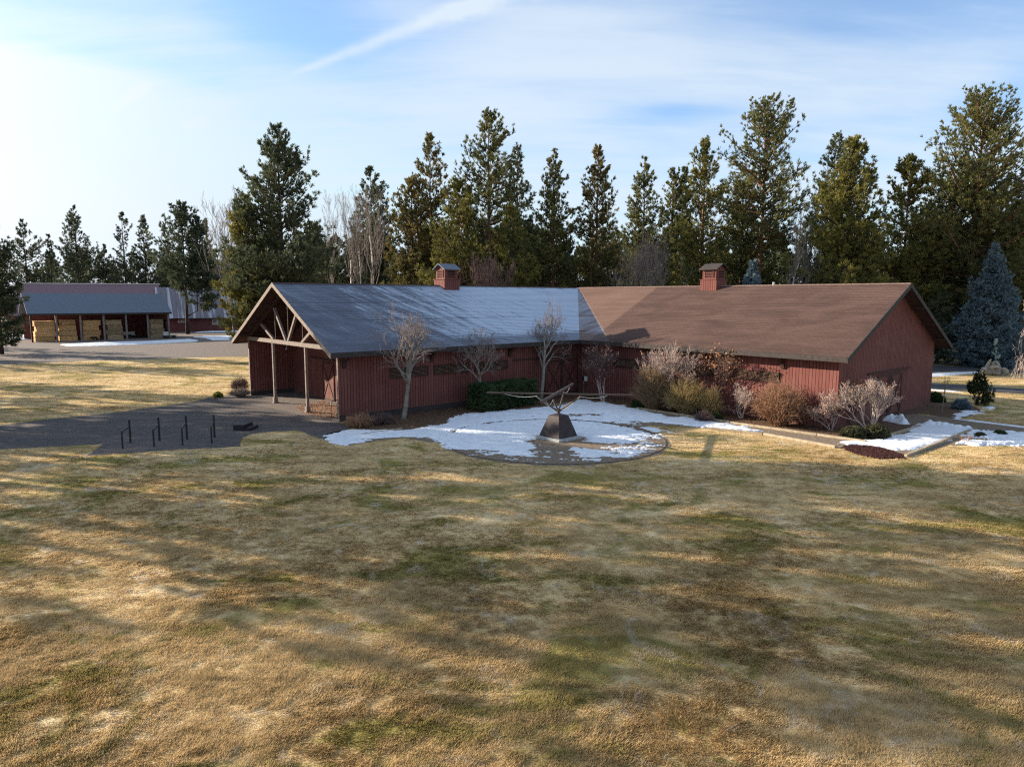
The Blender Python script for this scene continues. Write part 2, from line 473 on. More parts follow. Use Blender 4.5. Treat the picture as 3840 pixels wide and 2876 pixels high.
def needle_material(name, dark, mid, warm, warm_amt=0.5, seed=0.0):
    """needles: clumps differ from one another in hue, tuft by tuft"""
    m, n, b = mat(name, None, 0.75, 0, 0.2)
    p = n.pos()
    cl = n.noise(n.map(p, (1, 1, 1), (0, 0, 0), (seed, seed * 2.3, 0)), 0.33, 4, 0.6)
    fn = n.noise(p, 2.1, 4, 0.65)
    at = n.n('ShaderNodeAttribute', attribute_name='tint')
    c = n.ramp(n.m('ADD', n.m('MULTIPLY', fn, 0.6), n.m('MULTIPLY', at.outputs['Fac'], 0.4)), [(0.25, dark), (0.75, mid)])
    w = n.m('MULTIPLY', n.step(n.m('ADD', n.m('MULTIPLY', cl, 0.85), n.m('MULTIPLY', at.outputs['Fac'], 0.15)), 0.44, 0.68), warm_amt)
    c = n.mix(w, c, warm)
    n.put(b.inputs['Base Color'], c)
    tl = n.n('ShaderNodeBsdfTranslucent')
    n.put(tl.inputs[0], c)
    mx = n.n('ShaderNodeMixShader')
    mx.inputs[0].default_value = 0.30
    n.nt.links.new(b.outputs[0], mx.inputs[1])
    n.nt.links.new(tl.outputs[0], mx.inputs[2])
    n.nt.links.new(mx.outputs[0], n.nt.nodes['Material Output'].inputs[0])
    return m


M_pine_ol = needle_material("pine_needles_olive", (0.068, 0.076, 0.024), (0.203, 0.196, 0.057), (0.300, 0.265, 0.070), 0.8)
M_pine_md = needle_material("pine_needles", (0.061, 0.072, 0.030), (0.169, 0.176, 0.065), (0.235, 0.210, 0.068), 0.7, 3.0)
M_pine_dk = needle_material("pine_needles_dark", (0.041, 0.057, 0.036), (0.113, 0.138, 0.073), (0.173, 0.162, 0.081), 0.4, 5.0)
M_pine_br = needle_material("pine_needles_rusty", (0.065, 0.068, 0.028), (0.173, 0.158, 0.057), (0.275, 0.200, 0.075), 0.85, 8.0)
M_blue = needle_material("blue_spruce_needles", (0.085, 0.125, 0.145), (0.200, 0.280, 0.325), (0.300, 0.380, 0.420), 0.5, 2.0)
M_juniper = needle_material("juniper", (0.019, 0.041, 0.019), (0.060, 0.104, 0.038), (0.110, 0.134, 0.047), 0.4, 1.0)
M_shrubgreen = needle_material("evergreen_shrub", (0.045, 0.051, 0.026), (0.123, 0.120, 0.063), (0.180, 0.143, 0.075), 0.5, 4.0)
M_smallpine = needle_material("small_pine_needles", (0.019, 0.030, 0.013), (0.057, 0.072, 0.027), (0.090, 0.090, 0.030), 0.4, 6.0)

# ------------------------------------------------------------------ mesh helpers
COL = scene.collection


def link(o, parent=None):
    COL.objects.link(o)
    if parent is not None:
        o.parent = parent
    return o


def tag(o, label=None, cat=None, group=None, kind=None):
    if label:
        o['label'] = label
    if cat:
        o['category'] = cat
    if group:
        o['group'] = group
    if kind:
        o['kind'] = kind
    return o


def empty(name, loc=(0, 0, 0), rz=0.0, label=None, cat=None, group=None):
    o = bpy.data.objects.new(name, None)
    o.location = loc
    o.rotation_euler = (0, 0, rz)
    o.empty_display_size = 0.3
    COL.objects.link(o)
    return tag(o, label, cat, group)


class MB:
    """collects solid pieces that become one mesh"""
    def __init__(s):
        s.v, s.f = [], []

    def add(s, vs, fs):
        k = len(s.v)
        s.v += [tuple(p) for p in vs]
        s.f += [tuple(i + k for i in f) for f in fs]

    def box(s, a, b):
        x0, y0, z0 = a
        x1, y1, z1 = b
        s.add([(x0, y0, z0), (x1, y0, z0), (x1, y1, z0), (x0, y1, z0), (x0, y0, z1), (x1, y0, z1), (x1, y1, z1), (x0, y1, z1)],
              [(0, 3, 2, 1), (4, 5, 6, 7), (0, 1, 5, 4), (1, 2, 6, 5), (2, 3, 7, 6), (3, 0, 4, 7)])

    def bar(s, p, q, w, h, up=(0, 0, 1)):
        """square bar from p to q, w across, h along up"""
        p, q, up = Vector(p), Vector(q), Vector(up)
        d = (q - p).normalized()
        sd = d.cross(up)
        if sd.length < 1e-4:
            sd = d.cross(Vector((1, 0, 0)))
        sd.normalize()
        u = sd.cross(d)
        a, b = sd * (w / 2), u * (h / 2)
        s.add([p - a - b, p + a - b, p + a + b, p - a + b, q - a - b, q + a - b, q + a + b, q - a + b],
              [(0, 1, 2, 3), (7, 6, 5, 4), (0, 4, 5, 1), (1, 5, 6, 2), (2, 6, 7, 3), (3, 7, 4, 0)])

    def tube(s, pts, rad, n=8, cap=True):
        pts = [Vector(p) for p in pts]
        k = len(pts)
        rad = rad if isinstance(rad, (list, tuple)) else [rad] * k
        vs, fs = [], []
        for i, p in enumerate(pts):
            d = (pts[min(i + 1, k - 1)] - pts[max(i - 1, 0)]).normalized()
            a = d.cross(Vector((0, 0, 1)))
            if a.length < 0.05:
                a = d.cross(Vector((1, 0, 0)))
            a.normalize()
            b = d.cross(a)
            for j in range(n):
                t = 2 * math.pi * j / n
                vs.append(p + (a * math.cos(t) + b * math.sin(t)) * rad[i])
        for i in range(k - 1):
            for j in range(n):
                fs.append((i * n + j, i * n + (j + 1) % n, (i + 1) * n + (j + 1) % n, (i + 1) * n + j))
        if cap:
            fs.append(tuple(range(n - 1, -1, -1)))
            fs.append(tuple((k - 1) * n + j for j in range(n)))
        s.add(vs, fs)

    def prism(s, poly, vec):
        """polygon (3-D points) pushed along vec"""
        vec = Vector(vec)
        n = len(poly)
        a = [Vector(p) for p in poly]
        b = [p + vec for p in a]
        fs = [tuple(range(n))[::-1], tuple(n + i for i in range(n))]
        fs += [(i, (i + 1) % n, n + (i + 1) % n, n + i) for i in range(n)]
        s.add(a + b, fs)

    def build(s, name, material, parent=None, loc=(0, 0, 0), rz=0.0, smooth=False, bevel=0.0):
        me = bpy.data.meshes.new(name)
        me.from_pydata(s.v, [], s.f)
        bm = bmesh.new()
        bm.from_mesh(me)
        bmesh.ops.recalc_face_normals(bm, faces=bm.faces)
        if bevel:
            try:
                bmesh.ops.bevel(bm, geom=bm.edges[:], offset=bevel, segments=2, affect='EDGES', clamp_overlap=True)
            except Exception:
                pass
        bm.to_mesh(me)
        bm.free()
        if smooth:
            me.polygons.foreach_set('use_smooth', [True] * len(me.polygons))
        me.materials.append(material)
        o = bpy.data.objects.new(name, me)
        o.location = loc
        o.rotation_euler = (0, 0, rz)
        return link(o, parent)


def np_mesh(name, V, F, material, tint=None, smooth=False):
    V = np.asarray(V, np.float32)
    F = np.asarray(F, np.int32)
    me = bpy.data.meshes.new(name)
    k = F.shape[1]
    me.vertices.add(len(V))
    me.vertices.foreach_set('co', V.ravel())
    me.loops.add(F.size)
    me.loops.foreach_set('vertex_index', F.ravel())
    me.polygons.add(len(F))
    me.polygons.foreach_set('loop_start', np.arange(0, F.size, k, dtype=np.int32))
    try:
        me.polygons.foreach_set('loop_total', np.full(len(F), k, np.int32))
    except Exception:
        pass
    if smooth:
        me.polygons.foreach_set('use_smooth', np.ones(len(F), bool))
    if tint is not None:
        a = me.attributes.new('tint', 'FLOAT', 'POINT')
        a.data.foreach_set('value', np.asarray(tint, np.float32))
    me.update(calc_edges=True)
    me.materials.append(material)
    return me


def mesh_obj(name, me, parent=None, loc=(0, 0, 0), rz=0.0):
    o = bpy.data.objects.new(name, me)
    o.location = loc
    o.rotation_euler = (0, 0, rz)
    return link(o, parent)


def segs_mesh(name, segs, material, sides=4):
    """many tapered sticks (p, q, r0, r1) as one mesh"""
    S = np.array([[*p, *q, a, b] for p, q, a, b in segs], np.float64)
    P, Q, ra, rb = S[:, 0:3], S[:, 3:6], S[:, 6], S[:, 7]
    d = Q - P
    ln = np.linalg.norm(d, axis=1, keepdims=True)
    d = d / np.maximum(ln, 1e-6)
    ref = np.where(np.abs(d[:, 2:3]) > 0.9, np.array([[1.0, 0, 0]]), np.array([[0, 0, 1.0]]))
    a = np.cross(d, ref)
    a /= np.linalg.norm(a, axis=1, keepdims=True)
    b = np.cross(d, a)
    n = len(S)
    V = np.zeros((n, 2 * sides, 3))
    for j in range(sides):
        t = 2 * math.pi * j / sides
        o = a * math.cos(t) + b * math.sin(t)
        V[:, j] = P + o * ra[:, None]
        V[:, sides + j] = Q + o * rb[:, None]
    F = []
    base = np.arange(n) * 2 * sides
    for j in range(sides):
        k = (j + 1) % sides
        F.append(np.stack([base + j, base + k, base + sides + k, base + sides + j], 1))
    return np_mesh(name, V.reshape(-1, 3), np.concatenate(F), material, smooth=sides > 4)


def tuft_arrays(rng, pos, dirs, length, width, blades, spread):
    """needle tufts: blades thin triangles fanning from each point"""
    n = len(pos)
    P = np.repeat(pos, blades, 0)
    Dm = np.repeat(dirs, blades, 0) + rng.normal(0, spread, (n * blades, 3))
    Dm /= np.linalg.norm(Dm, axis=1, keepdims=True) + 1e-9
    L = np.repeat(length if np.ndim(length) else np.full(n, length), blades) * rng.uniform(0.6, 1.15, n * blades)
    sd = np.cross(Dm, rng.normal(0, 1, (n * blades, 3)))
    sd /= np.linalg.norm(sd, axis=1, keepdims=True) + 1e-9
    w = width * rng.uniform(0.7, 1.3, (n * blades, 1))
    back = P - Dm * (L * 0.15)[:, None]
    V = np.stack([back - sd * w * 0.5, P + Dm * (L * 0.55)[:, None] + sd * w, P + Dm * L[:, None]], 1)
    V2 = V.reshape(-1, 3)
    F = np.arange(len(V2)).reshape(-1, 3)
    tint = np.repeat(np.repeat(rng.random(n), blades), 3)
    return V2, F, tint


# ------------------------------------------------------------------ noise for outlines (numpy)
def vnoise(x, y, seed=0):
    xi, yi = np.floor(x).astype(np.int64), np.floor(y).astype(np.int64)
    xf, yf = x - xi, y - yi
    xf, yf = xf * xf * (3 - 2 * xf), yf * yf * (3 - 2 * yf)

    def h(a, b):
        t = (a * 374761393 + b * 668265263 + seed * 982451653) & 0xFFFFFFFF
        t = ((t ^ (t >> 13)) * 1274126177) & 0xFFFFFFFF
        return ((t ^ (t >> 16)) & 0xFFFF) / 65535.0
    return (h(xi, yi) * (1 - xf) + h(xi + 1, yi) * xf) * (1 - yf) + (h(xi, yi + 1) * (1 - xf) + h(xi + 1, yi + 1) * xf) * yf


def fbm(x, y, seed=0, octv=4, gain=0.5):
    s, a, t = 0, 1.0, 0
    for i in range(octv):
        s = s + a * (vnoise(x * 2 ** i, y * 2 ** i, seed + i * 17) - 0.5)
        t += a
        a *= gain
    return s / t


def sdist(X, Y, poly):
    """signed distance to polygon, positive inside"""
    d = np.full(X.shape, 1e9)
    ins = np.zeros(X.shape, bool)
    n = len(poly)
    for i in range(n):
        ax, ay = poly[i]
        bx, by = poly[(i + 1) % n]
        ex, ey = bx - ax, by - ay
        t = np.clip(((X - ax) * ex + (Y - ay) * ey) / (ex * ex + ey * ey + 1e-12), 0, 1)
        d = np.minimum(d, np.hypot(X - ax - t * ex, Y - ay - t * ey))
        if ay != by:
            c = ((ay > Y) != (by > Y)) & (X < (bx - ax) * (Y - ay) / (by - ay) + ax)
            ins ^= c
    return np.where(ins, d, -d)


def sheet(name, poly, z, material, jag=0.12, step=0.35, seed=1, kind='structure', scale=1.4):
    """flat piece of ground with an uneven edge"""
    pts = []
    n = len(poly)
    for i in range(n):
        a, b = Vector(poly[i]), Vector(poly[(i + 1) % n])
        k = max(1, int((b - a).length / step))
        for j in range(k):
            p = a.lerp(b, j / k)
            pts.append(p)
    X = np.array([p.x for p in pts])
    Y = np.array([p.y for p in pts])
    X2 = X + jag * 2 * fbm(X * scale, Y * scale, seed)
    Y2 = Y + jag * 2 * fbm(X * scale + 31, Y * scale + 7, seed + 5)
    me = bpy.data.meshes.new(name)
    me.from_pydata([(float(a), float(b), z) for a, b in zip(X2, Y2)], [], [tuple(range(len(pts)))])
    bm = bmesh.new()
    bm.from_mesh(me)
    for f in bm.faces:
        if f.normal.z < 0:
            f.normal_flip()
    bmesh.ops.triangulate(bm, faces=bm.faces)
    bm.to_mesh(me)
    bm.free()
    me.materials.append(material)
    o = mesh_obj(name, me)
    if kind:
        o['kind'] = kind
    return o


# ------------------------------------------------------------------ ground
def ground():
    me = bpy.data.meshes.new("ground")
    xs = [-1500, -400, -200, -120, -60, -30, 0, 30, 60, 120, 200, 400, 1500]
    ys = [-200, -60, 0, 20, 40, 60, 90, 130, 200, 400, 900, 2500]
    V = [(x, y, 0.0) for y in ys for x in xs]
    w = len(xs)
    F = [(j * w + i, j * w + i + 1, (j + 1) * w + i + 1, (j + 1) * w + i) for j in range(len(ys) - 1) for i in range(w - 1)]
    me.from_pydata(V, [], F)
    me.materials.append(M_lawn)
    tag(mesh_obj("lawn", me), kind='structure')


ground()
AREA_GRAVEL_YARD = [(-64.08, 69.83), (-56.18, 75.13), (-51.76, 80.14), (-44.01, 83.44), (-39.25, 86.01), (-33.20, 86.87), (-28.04, 89.15), (-41.63, 132.79), (-57.47, 156.60), (-66.41, 163.09), (-74.91, 157.90), (-86.70, 150.69), (-105.24, 149.70), (-109.59, 147.42), (-125.10, 137.20)]
AREA_DRIVE = [(-37.15, 35.53), (-30.03, 39.74), (-28.57, 41.77), (-26.18, 44.04), (-23.89, 47.36), (-22.89, 49.55), (-22.76, 51.68), (-21.70, 52.71), (-20.04, 54.05), (-18.00, 56.92), (-15.15, 53.61), (-12.33, 48.84), (-10.54, 42.20), (-9.22, 39.01), (-10.12, 36.99), (-9.87, 35.88), (-10.40, 36.27), (-11.09, 37.10), (-11.84, 38.15), (-12.39, 38.41), (-13.98, 37.78), (-14.42, 37.38), (-14.44, 36.18), (-13.75, 34.11), (-16.40, 33.44), (-18.87, 32.49), (-20.24, 32.03), (-21.01, 34.75), (-22.76, 34.00), (-25.30, 33.33), (-31.64, 30.13)]
AREA_PORCH_FLOOR = [(-22.76, 51.68), (-21.70, 52.71), (-20.04, 54.05), (-18.00, 56.92), (-15.08, 54.69), (-12.22, 48.41), (-10.34, 41.40), (-11.53, 40.60), (-14.05, 44.22), (-17.57, 47.26), (-20.93, 49.14)]
AREA_PATH = [(-10.07, 36.24), (-10.22, 37.37), (-9.75, 38.45), (-9.49, 38.45), (-6.60, 38.49), (-3.60, 43.67), (1.07, 46.16), (4.56, 50.03), (5.59, 50.05), (7.89, 47.07), (8.52, 46.28), (13.20, 41.11), (18.63, 35.52), (20.53, 37.00), (24.14, 40.05), (23.38, 42.87), (26.11, 44.85), (28.06, 43.11), (30.45, 40.29), (33.37, 37.68), (29.37, 33.05), (26.41, 34.82), (22.63, 34.88), (18.78, 32.14), (16.59, 34.04), (14.88, 36.07), (13.89, 37.43), (11.46, 38.94), (10.70, 40.01), (8.15, 40.27), (4.65, 34.89), (-2.52, 34.80), (-4.31, 35.36), (-5.88, 36.42), (-7.18, 35.55), (-8.46, 34.29)]
AREA_MULCH_BED = [(-10.52, 40.77), (-2.20, 49.01), (4.87, 55.63), (5.95, 56.22), (8.31, 54.59), (14.47, 46.77), (19.46, 41.04), (23.47, 43.04), (24.23, 40.20), (20.53, 37.00), (18.63, 35.52), (13.20, 41.11), (8.55, 46.48), (7.92, 47.27), (5.61, 50.28), (4.56, 50.03), (1.08, 46.35), (-3.60, 43.67), (-3.64, 40.71), (-5.27, 39.35), (-6.58, 38.35), (-9.22, 39.01)]
AREA_SIDE_BED = [(23.47, 43.04), (30.76, 50.03), (32.48, 50.06), (32.45, 47.47), (31.57, 45.68), (29.18, 43.47), (27.95, 42.94), (26.88, 44.86)]
AREA_RED_GROUND_COVER = [(16.64, 34.15), (17.53, 34.82), (18.74, 34.39), (18.95, 32.43), (18.55, 31.85), (17.33, 31.74), (16.72, 32.70)]
AREA_ROAD = [(36.87, 61.89), (37.72, 61.63), (40.20, 59.63), (43.14, 57.53), (49.97, 52.75), (46.86, 49.41), (40.92, 54.53), (37.78, 55.98), (35.16, 57.38), (33.58, 57.94)]
AREA_BACK_ROAD = [(41.84, 72.45), (43.44, 71.11), (49.40, 72.17), (51.41, 68.68), (57.62, 60.97), (61.67, 65.32), (54.78, 73.24), (52.09, 76.15), (47.35, 77.61), (43.68, 77.51)]
BARN_AREA = [(-10.41, 40.77), (-2.18, 48.58), (5.20, 55.08), (8.23, 54.05), (19.46, 41.04), (23.47, 43.04), (30.76, 50.03), (39.24, 64.07), (11.15, 116.88), (-26.86, 70.75), (-19.67, 51.49)]
NO_GRASS = [AREA_GRAVEL_YARD, AREA_DRIVE, AREA_PATH, AREA_MULCH_BED, AREA_SIDE_BED, AREA_RED_GROUND_COVER, AREA_ROAD, AREA_BACK_ROAD, BARN_AREA]
sheet("forest_floor", [(-260, 142), (-112, 141), (-60, 140), (-34, 104), (0, 80), (34, 66), (70, 74), (130, 64), (300, 70), (600, 600), (-600, 600)],
      0.004, M_forest, 1.5, 4.0, 3)
sheet("gravel_yard", AREA_GRAVEL_YARD,
      0.008, M_gravel, 0.5, 1.0, 4, scale=0.5)
sheet("drive", AREA_DRIVE,
      0.008, M_drive, 0.16, 0.15, 7, scale=2.2)
sheet("porch_floor", AREA_PORCH_FLOOR,
      0.012, M_gravel, 0.25, 0.3, 9)
sheet("plaza", [(2.25 + 6.1 * math.cos(t * math.pi / 24), 36.3 + 6.0 * math.sin(t * math.pi / 24)) for t in range(48)],
      0.012, M_dirt, 0.30, 0.15, 11, scale=2.0)
sheet("path", AREA_PATH,
      0.008, M_dirt, 0.10, 0.3, 12)
sheet("mulch_bed", AREA_MULCH_BED,
      0.016, M_mulch, 0.10, 0.3, 13)
sheet("side_bed", AREA_SIDE_BED,
      0.016, M_mulch, 0.15, 0.3, 14)
sheet("red_ground_cover", AREA_RED_GROUND_COVER,
      0.022, M_redcover, 0.2, 0.2, 15)
sheet("road", AREA_ROAD,
      0.008, M_road, 0.05, 0.5, 16)
sheet("back_road", AREA_BACK_ROAD,
      0.012, M_road, 0.1, 0.5, 17)


# ------------------------------------------------------------------ grass standing in the near lawn
def grass():
    rng = np.random.default_rng(5)
    n = 600000
    u = rng.random(n)
    Y = 1.0 / (1 / 8.6 + u * (1 / 80.0 - 1 / 8.6))          # denser near by
    X = rng.uniform(-0.80, 0.80, n) * (Y + 1.2)
    rag = 0.35 * fbm(X * 1.2, Y * 1.2, 8, 3)
    keep = np.hypot(X - 2.25, Y - 36.3) > 6.2 + rag
    for poly in NO_GRASS:
        keep &= sdist(X, Y, poly) < rag
    X, Y = X[keep], Y[keep]
    n = len(X)
    clump = 0.55 * fbm(X * 1.3, Y * 1.3, 3, 3) + 0.75 * fbm(X * 4.2, Y * 4.2, 13, 3)
    kk = (clump + rng.normal(0, 0.16, n)) > -0.14
    X, Y, clump = X[kk], Y[kk], clump[kk]
    n = len(X)
    bl = 4
    P = np.stack([np.repeat(X, bl), np.repeat(Y, bl), np.zeros(n * bl)], 1)
    P[:, :2] += rng.normal(0, 0.035, (n * bl, 2))
    lay = fbm(X * 0.35, Y * 0.35, 9, 3) * 7.0
    ang = np.repeat(lay, bl) + rng.normal(0, 0.9, n * bl)
    tilt = rng.uniform(0.45, 1.42, n * bl)
    L = rng.uniform(0.03, 0.085, n * bl) * (0.95 + 2.4 * np.repeat(np.maximum(clump, -0.25), bl)) * (1.0 - 0.004 * np.repeat(Y, bl))
    w = (0.005 + 0.00032 * np.repeat(Y, bl))[:, None]
    d = np.stack([np.cos(ang) * np.sin(tilt), np.sin(ang) * np.sin(tilt), np.cos(tilt)], 1)
    sd = np.stack([-np.sin(ang), np.cos(ang), np.zeros(n * bl)], 1)
    V = np.stack([P - sd * w, P + sd * w, P + d * L[:, None]], 1).reshape(-1, 3)
    me = np_mesh("grass", V, np.arange(len(V)).reshape(-1, 3), M_blade)
    tag(mesh_obj("grass", me), "short dormant straw coloured grass blades covering the near lawn", "grass", kind='stuff')


grass()


# ------------------------------------------------------------------ snow
def snow(name, label, polys, x0, y0, x1, y1, res, thick=0.055, amp=0.35, holes=(), bald=(), seed=2, stretch=(1.0, 2.2), lumps=0.0, bias=0.0):
    nx, ny = int((x1 - x0) / res), int((y1 - y0) / res)
    xs, ys = np.linspace(x0, x1, nx), np.linspace(y0, y1, ny)
    X, Y = np.meshgrid(xs, ys)
    d = np.full(X.shape, -9.0)
    for p in polys:
        d = np.maximum(d, sdist(X, Y, p))
    for p in holes:
        d = np.minimum(d, -sdist(X, Y, p))
    nz = fbm(X * stretch[0], Y * stretch[1], seed, 5, 0.66) + 0.55 * fbm(X * stretch[0] * 2.6, Y * stretch[1] * 5.2, seed + 70, 4, 0.6)
    f = np.minimum(d, 0.5) + amp * nz - 0.05 - bias
    for (bx, by, rx, ry, s) in bald:
        q = np.exp(-(((X - bx) / rx) ** 2 + ((Y - by) / ry) ** 2))
        f = f - 1.7 * s * q * (0.55 + 2.4 * np.abs(fbm(X * 2.8, Y * 8.0, seed + 40, 4, 0.6)))
    h = thick * np.clip(f / 0.22, -0.6, 1.0)
    h = h * (1 + 0.5 * fbm(X * 1.2, Y * 1.2, seed + 9, 4))
    if lumps:
        h = h + np.where(f > 0, np.clip(f / 0.25, 0, 1) * lumps * (0.35 + 1.6 * np.maximum(0, fbm(X * 2.6, Y * 2.6, seed + 3, 3) + 0.2)), 0)
    V = np.stack([X.ravel(), Y.ravel(), h.ravel() + 0.012], 1)
    idx = np.arange(nx * ny).reshape(ny, nx)
    F = np.stack([idx[:-1, :-1], idx[:-1, 1:], idx[1:, 1:], idx[1:, :-1]], -1).reshape(-1, 4)
    ok = (h.ravel()[F] > 0).any(1)
    F = F[ok]
    used, inv = np.unique(F, return_inverse=True)
    me = np_mesh(name, V[used], inv.reshape(-1, 4), M_snow, smooth=True)
    o = mesh_obj(name, me)
    tag(o, label, "snow", None, 'stuff')


main_snow = [(-10.12, 36.99), (-9.62, 37.91), (-9.42, 38.18), (-8.58, 38.74), (-6.56, 38.22), (-5.23, 39.07), (-4.05, 40.71), (-3.63, 43.32), (-2.30, 44.41), (1.07, 45.96), (2.57, 47.18), (4.40, 48.91), (4.79, 50.97), (5.61, 50.28), (6.84, 48.73), (7.92, 47.27), (8.94, 45.51), (9.80, 43.52), (11.48, 42.45), (12.69, 41.10), (13.66, 40.05), (14.28, 38.36), (12.49, 38.75), (11.48, 39.58), (9.89, 40.30), (8.78, 41.20), (8.21, 40.58), (8.58, 38.70), (8.42, 36.11), (7.93, 34.37), (6.67, 32.79), (5.75, 31.61), (4.20, 31.41), (2.70, 31.58), (1.86, 32.14), (1.19, 31.94), (-0.12, 32.31), (-1.23, 32.11), (-2.16, 32.88), (-3.41, 34.13), (-4.11, 35.13), (-4.49, 36.31), (-5.90, 36.54), (-7.45, 35.55), (-8.39, 34.40), (-9.36, 34.95), (-9.92, 35.88)]
snow("snow", "large melting snow patch around the pyramid sculpture, running along the path", [main_snow], -12.5, 30, 19, 54, 0.05, 0.06, 1.5,
     holes=[[(0.84, 35.65), (1.37, 36.88), (3.65, 36.91), (3.84, 35.81), (5.27, 34.23), (4.48, 33.58), (3.04, 34.21), (2.73, 33.35), (3.42, 31.78), (2.85, 30.85), (1.15, 30.83), (1.01, 33.23)]],
     bald=[(2.25 + 5.85 * math.cos(a), 36.3 + 5.75 * math.sin(a), 0.42, 0.20, 0.5) for a in np.linspace(0.15, 3.0, 34)]
     + [(4.6, 43.6, 2.6, 0.9, 0.55), (7.4, 40.4, 1.5, 1.4, 0.62), (6.6, 33.9, 2.2, 1.4, 0.46), (7.6, 36.2, 0.9, 1.4, 0.50), (5.0, 31.9, 2.0, 0.6, 0.35), (-5.6, 35.8, 1.4, 0.7, 0.55), (-1.6, 33.2, 1.0, 0.5, 0.5),
        (-2.8, 36.3, 0.5, 1.3, 0.36), (0.2, 31.4, 1.6, 0.35, 0.4), (-7.8, 35.9, 1.6, 0.3, 0.3)], seed=2)
snow("snow", "scattered thin scraps of snow on the bare near rim of the sculpture's circle",
     [[(2.25 + rr * math.cos(a), 36.3 + rr * math.sin(a)) for rr, rev in ((5.7, 1), (3.0, -1)) for a in np.linspace(-2.7, 0.5, 40)[::rev]]],
     -4, 30, 9, 40, 0.045, 0.04, 2.6, bias=0.80, seed=61, stretch=(1.3, 4.5))
snow("snow", "snow sheet over the path corner between two timber edgings at the right", [
    [(16.70, 35.62), (18.91, 36.12), (20.43, 37.07), (21.83, 37.79), (22.85, 39.03), (24.14, 40.65), (24.76, 40.81), (25.40, 40.22), (26.59, 39.08), (23.84, 36.49), (20.06, 33.82), (19.09, 33.54), (18.53, 34.17), (17.52, 34.94)]],
     14, 31, 28, 41, 0.05, 0.06, 1.1, bald=[(21.3, 38.2, 1.6, 0.5, 0.40), (20.0, 36.0, 2.0, 0.5, 0.22), (17.6, 33.9, 1.5, 0.5, 0.2)], seed=21)
snow("snow", "lumpy snow on the flower bed at the right edge, beyond the last timber edging", [
    [(22.66, 35.00), (24.51, 36.93), (26.31, 38.66), (27.05, 38.81), (27.62, 38.68), (28.67, 37.88), (30.71, 36.63), (28.62, 34.08), (26.41, 34.82), (24.17, 34.79)]],
     19, 30, 34, 41, 0.05, 0.08, 1.3, bald=[(23.0, 36.2, 0.9, 0.6, 0.6), (25.0, 36.3, 0.9, 0.6, 0.6), (23.2, 34.0, 0.7, 0.3, 0.4), (21.9, 35.0, 1.0, 0.5, 0.4)], seed=22, lumps=0.06)
snow("snow", "thin icy snow strip beside the bed below the small dark pine", [
    [(30.62, 46.24), (31.70, 45.87), (31.34, 45.30), (29.21, 43.47), (27.94, 42.61), (28.02, 43.28)]], 22, 40, 33, 50, 0.06, 0.04, 1.3, bald=[(25.5, 43.8, 1.2, 1.0, 0.25)], seed=23)
snow("snow", "small bright snow patch at the foot of the small dark pine", [
    [(32.71, 47.47), (33.70, 48.11), (34.04, 47.80), (33.33, 46.87), (32.70, 46.47)]], 27, 42, 36, 50, 0.06, 0.05, 0.6, seed=24)
snow("snow", "shovelled heap of lumpy snow below the barn's right gable wall", [
    [(22.88, 42.04), (23.87, 42.71), (24.51, 42.56), (23.97, 40.80), (23.44, 40.64), (23.16, 41.41)]], 17, 37, 24, 44, 0.05, 0.05, 0.25, seed=25, lumps=0.45)
snow("snow", "row of shovelled snow lumps along the upper edge of the path corner", [
    [(24.44, 40.65), (25.44, 41.20), (25.95, 40.22), (26.40, 39.65), (26.88, 39.15), (26.24, 38.80), (25.49, 39.49), (24.84, 40.21)]], 19, 35, 29, 42, 0.05, 0.05, 0.25, seed=26, lumps=0.25)
snow("snow", "broken line of snow along the far side of the brown drive at the right", [
    [(27.66, 42.94), (28.69, 42.29), (29.48, 41.34), (30.42, 40.14), (31.99, 38.19), (31.66, 37.79), (30.09, 39.70), (29.15, 40.87), (28.37, 41.80)]], 20, 34, 38, 44, 0.07, 0.06, 0.30, seed=27)
snow("snow", "long snow strip in front of the boulders, behind the asphalt road", [
    [(41.45, 69.30), (45.49, 70.49), (48.80, 71.15), (47.85, 69.88), (44.81, 68.32), (41.80, 66.82), (39.71, 65.59)]], 30, 60, 52, 74, 0.12, 0.06, 0.5, seed=28)
snow("snow", "narrow snow strip along the near side of the asphalt road", [
    [(34.30, 57.51), (34.98, 57.08), (36.03, 56.23), (36.82, 54.99), (35.58, 55.52), (34.54, 56.34)]], 27, 50, 42, 60, 0.1, 0.05, 0.25, seed=29)
snow("snow", "snow patch left of the hay shed, in front of the purple roofed stable", [
    [(-92.81, 125.86), (-99.54, 137.58), (-98.74, 141.22), (-90.95, 130.50), (-84.80, 121.27), (-85.72, 118.57)]], -115, 108, -74, 152, 0.3, 0.14, 0.8, seed=30, stretch=(0.5, 0.8))
snow("snow", "long snow strip across the gravel yard in front of the hay shed", [
    [(-70.97, 107.94), (-68.10, 113.11), (-62.21, 116.37), (-57.51, 123.13), (-54.50, 119.23), (-53.24, 116.12), (-57.91, 110.08), (-62.70, 105.63), (-66.97, 103.96)]], -85, 100, -50, 132, 0.2, 0.10, 0.9, seed=31, stretch=(0.5, 0.8))
snow("snow", "snow patch on the yard before the ribbed roof building, nearest the pine", [
    [(-60.15, 128.82), (-59.13, 131.98), (-54.22, 133.01), (-51.12, 130.77), (-47.78, 122.17), (-49.66, 120.75), (-52.02, 119.99), (-56.80, 126.73)]], -76, 110, -44, 145, 0.2, 0.10, 0.8, seed=32, stretch=(0.5, 0.8))
snow("snow", "snow line along the foot of the ribbed roof building's wall", [
    [(-67.18, 145.66), (-67.27, 154.95), (-64.99, 159.60), (-62.02, 160.24), (-58.13, 150.13), (-63.21, 147.83)]], -84, 138, -52, 175, 0.3, 0.12, 0.8, seed=33, stretch=(0.5, 0.8))

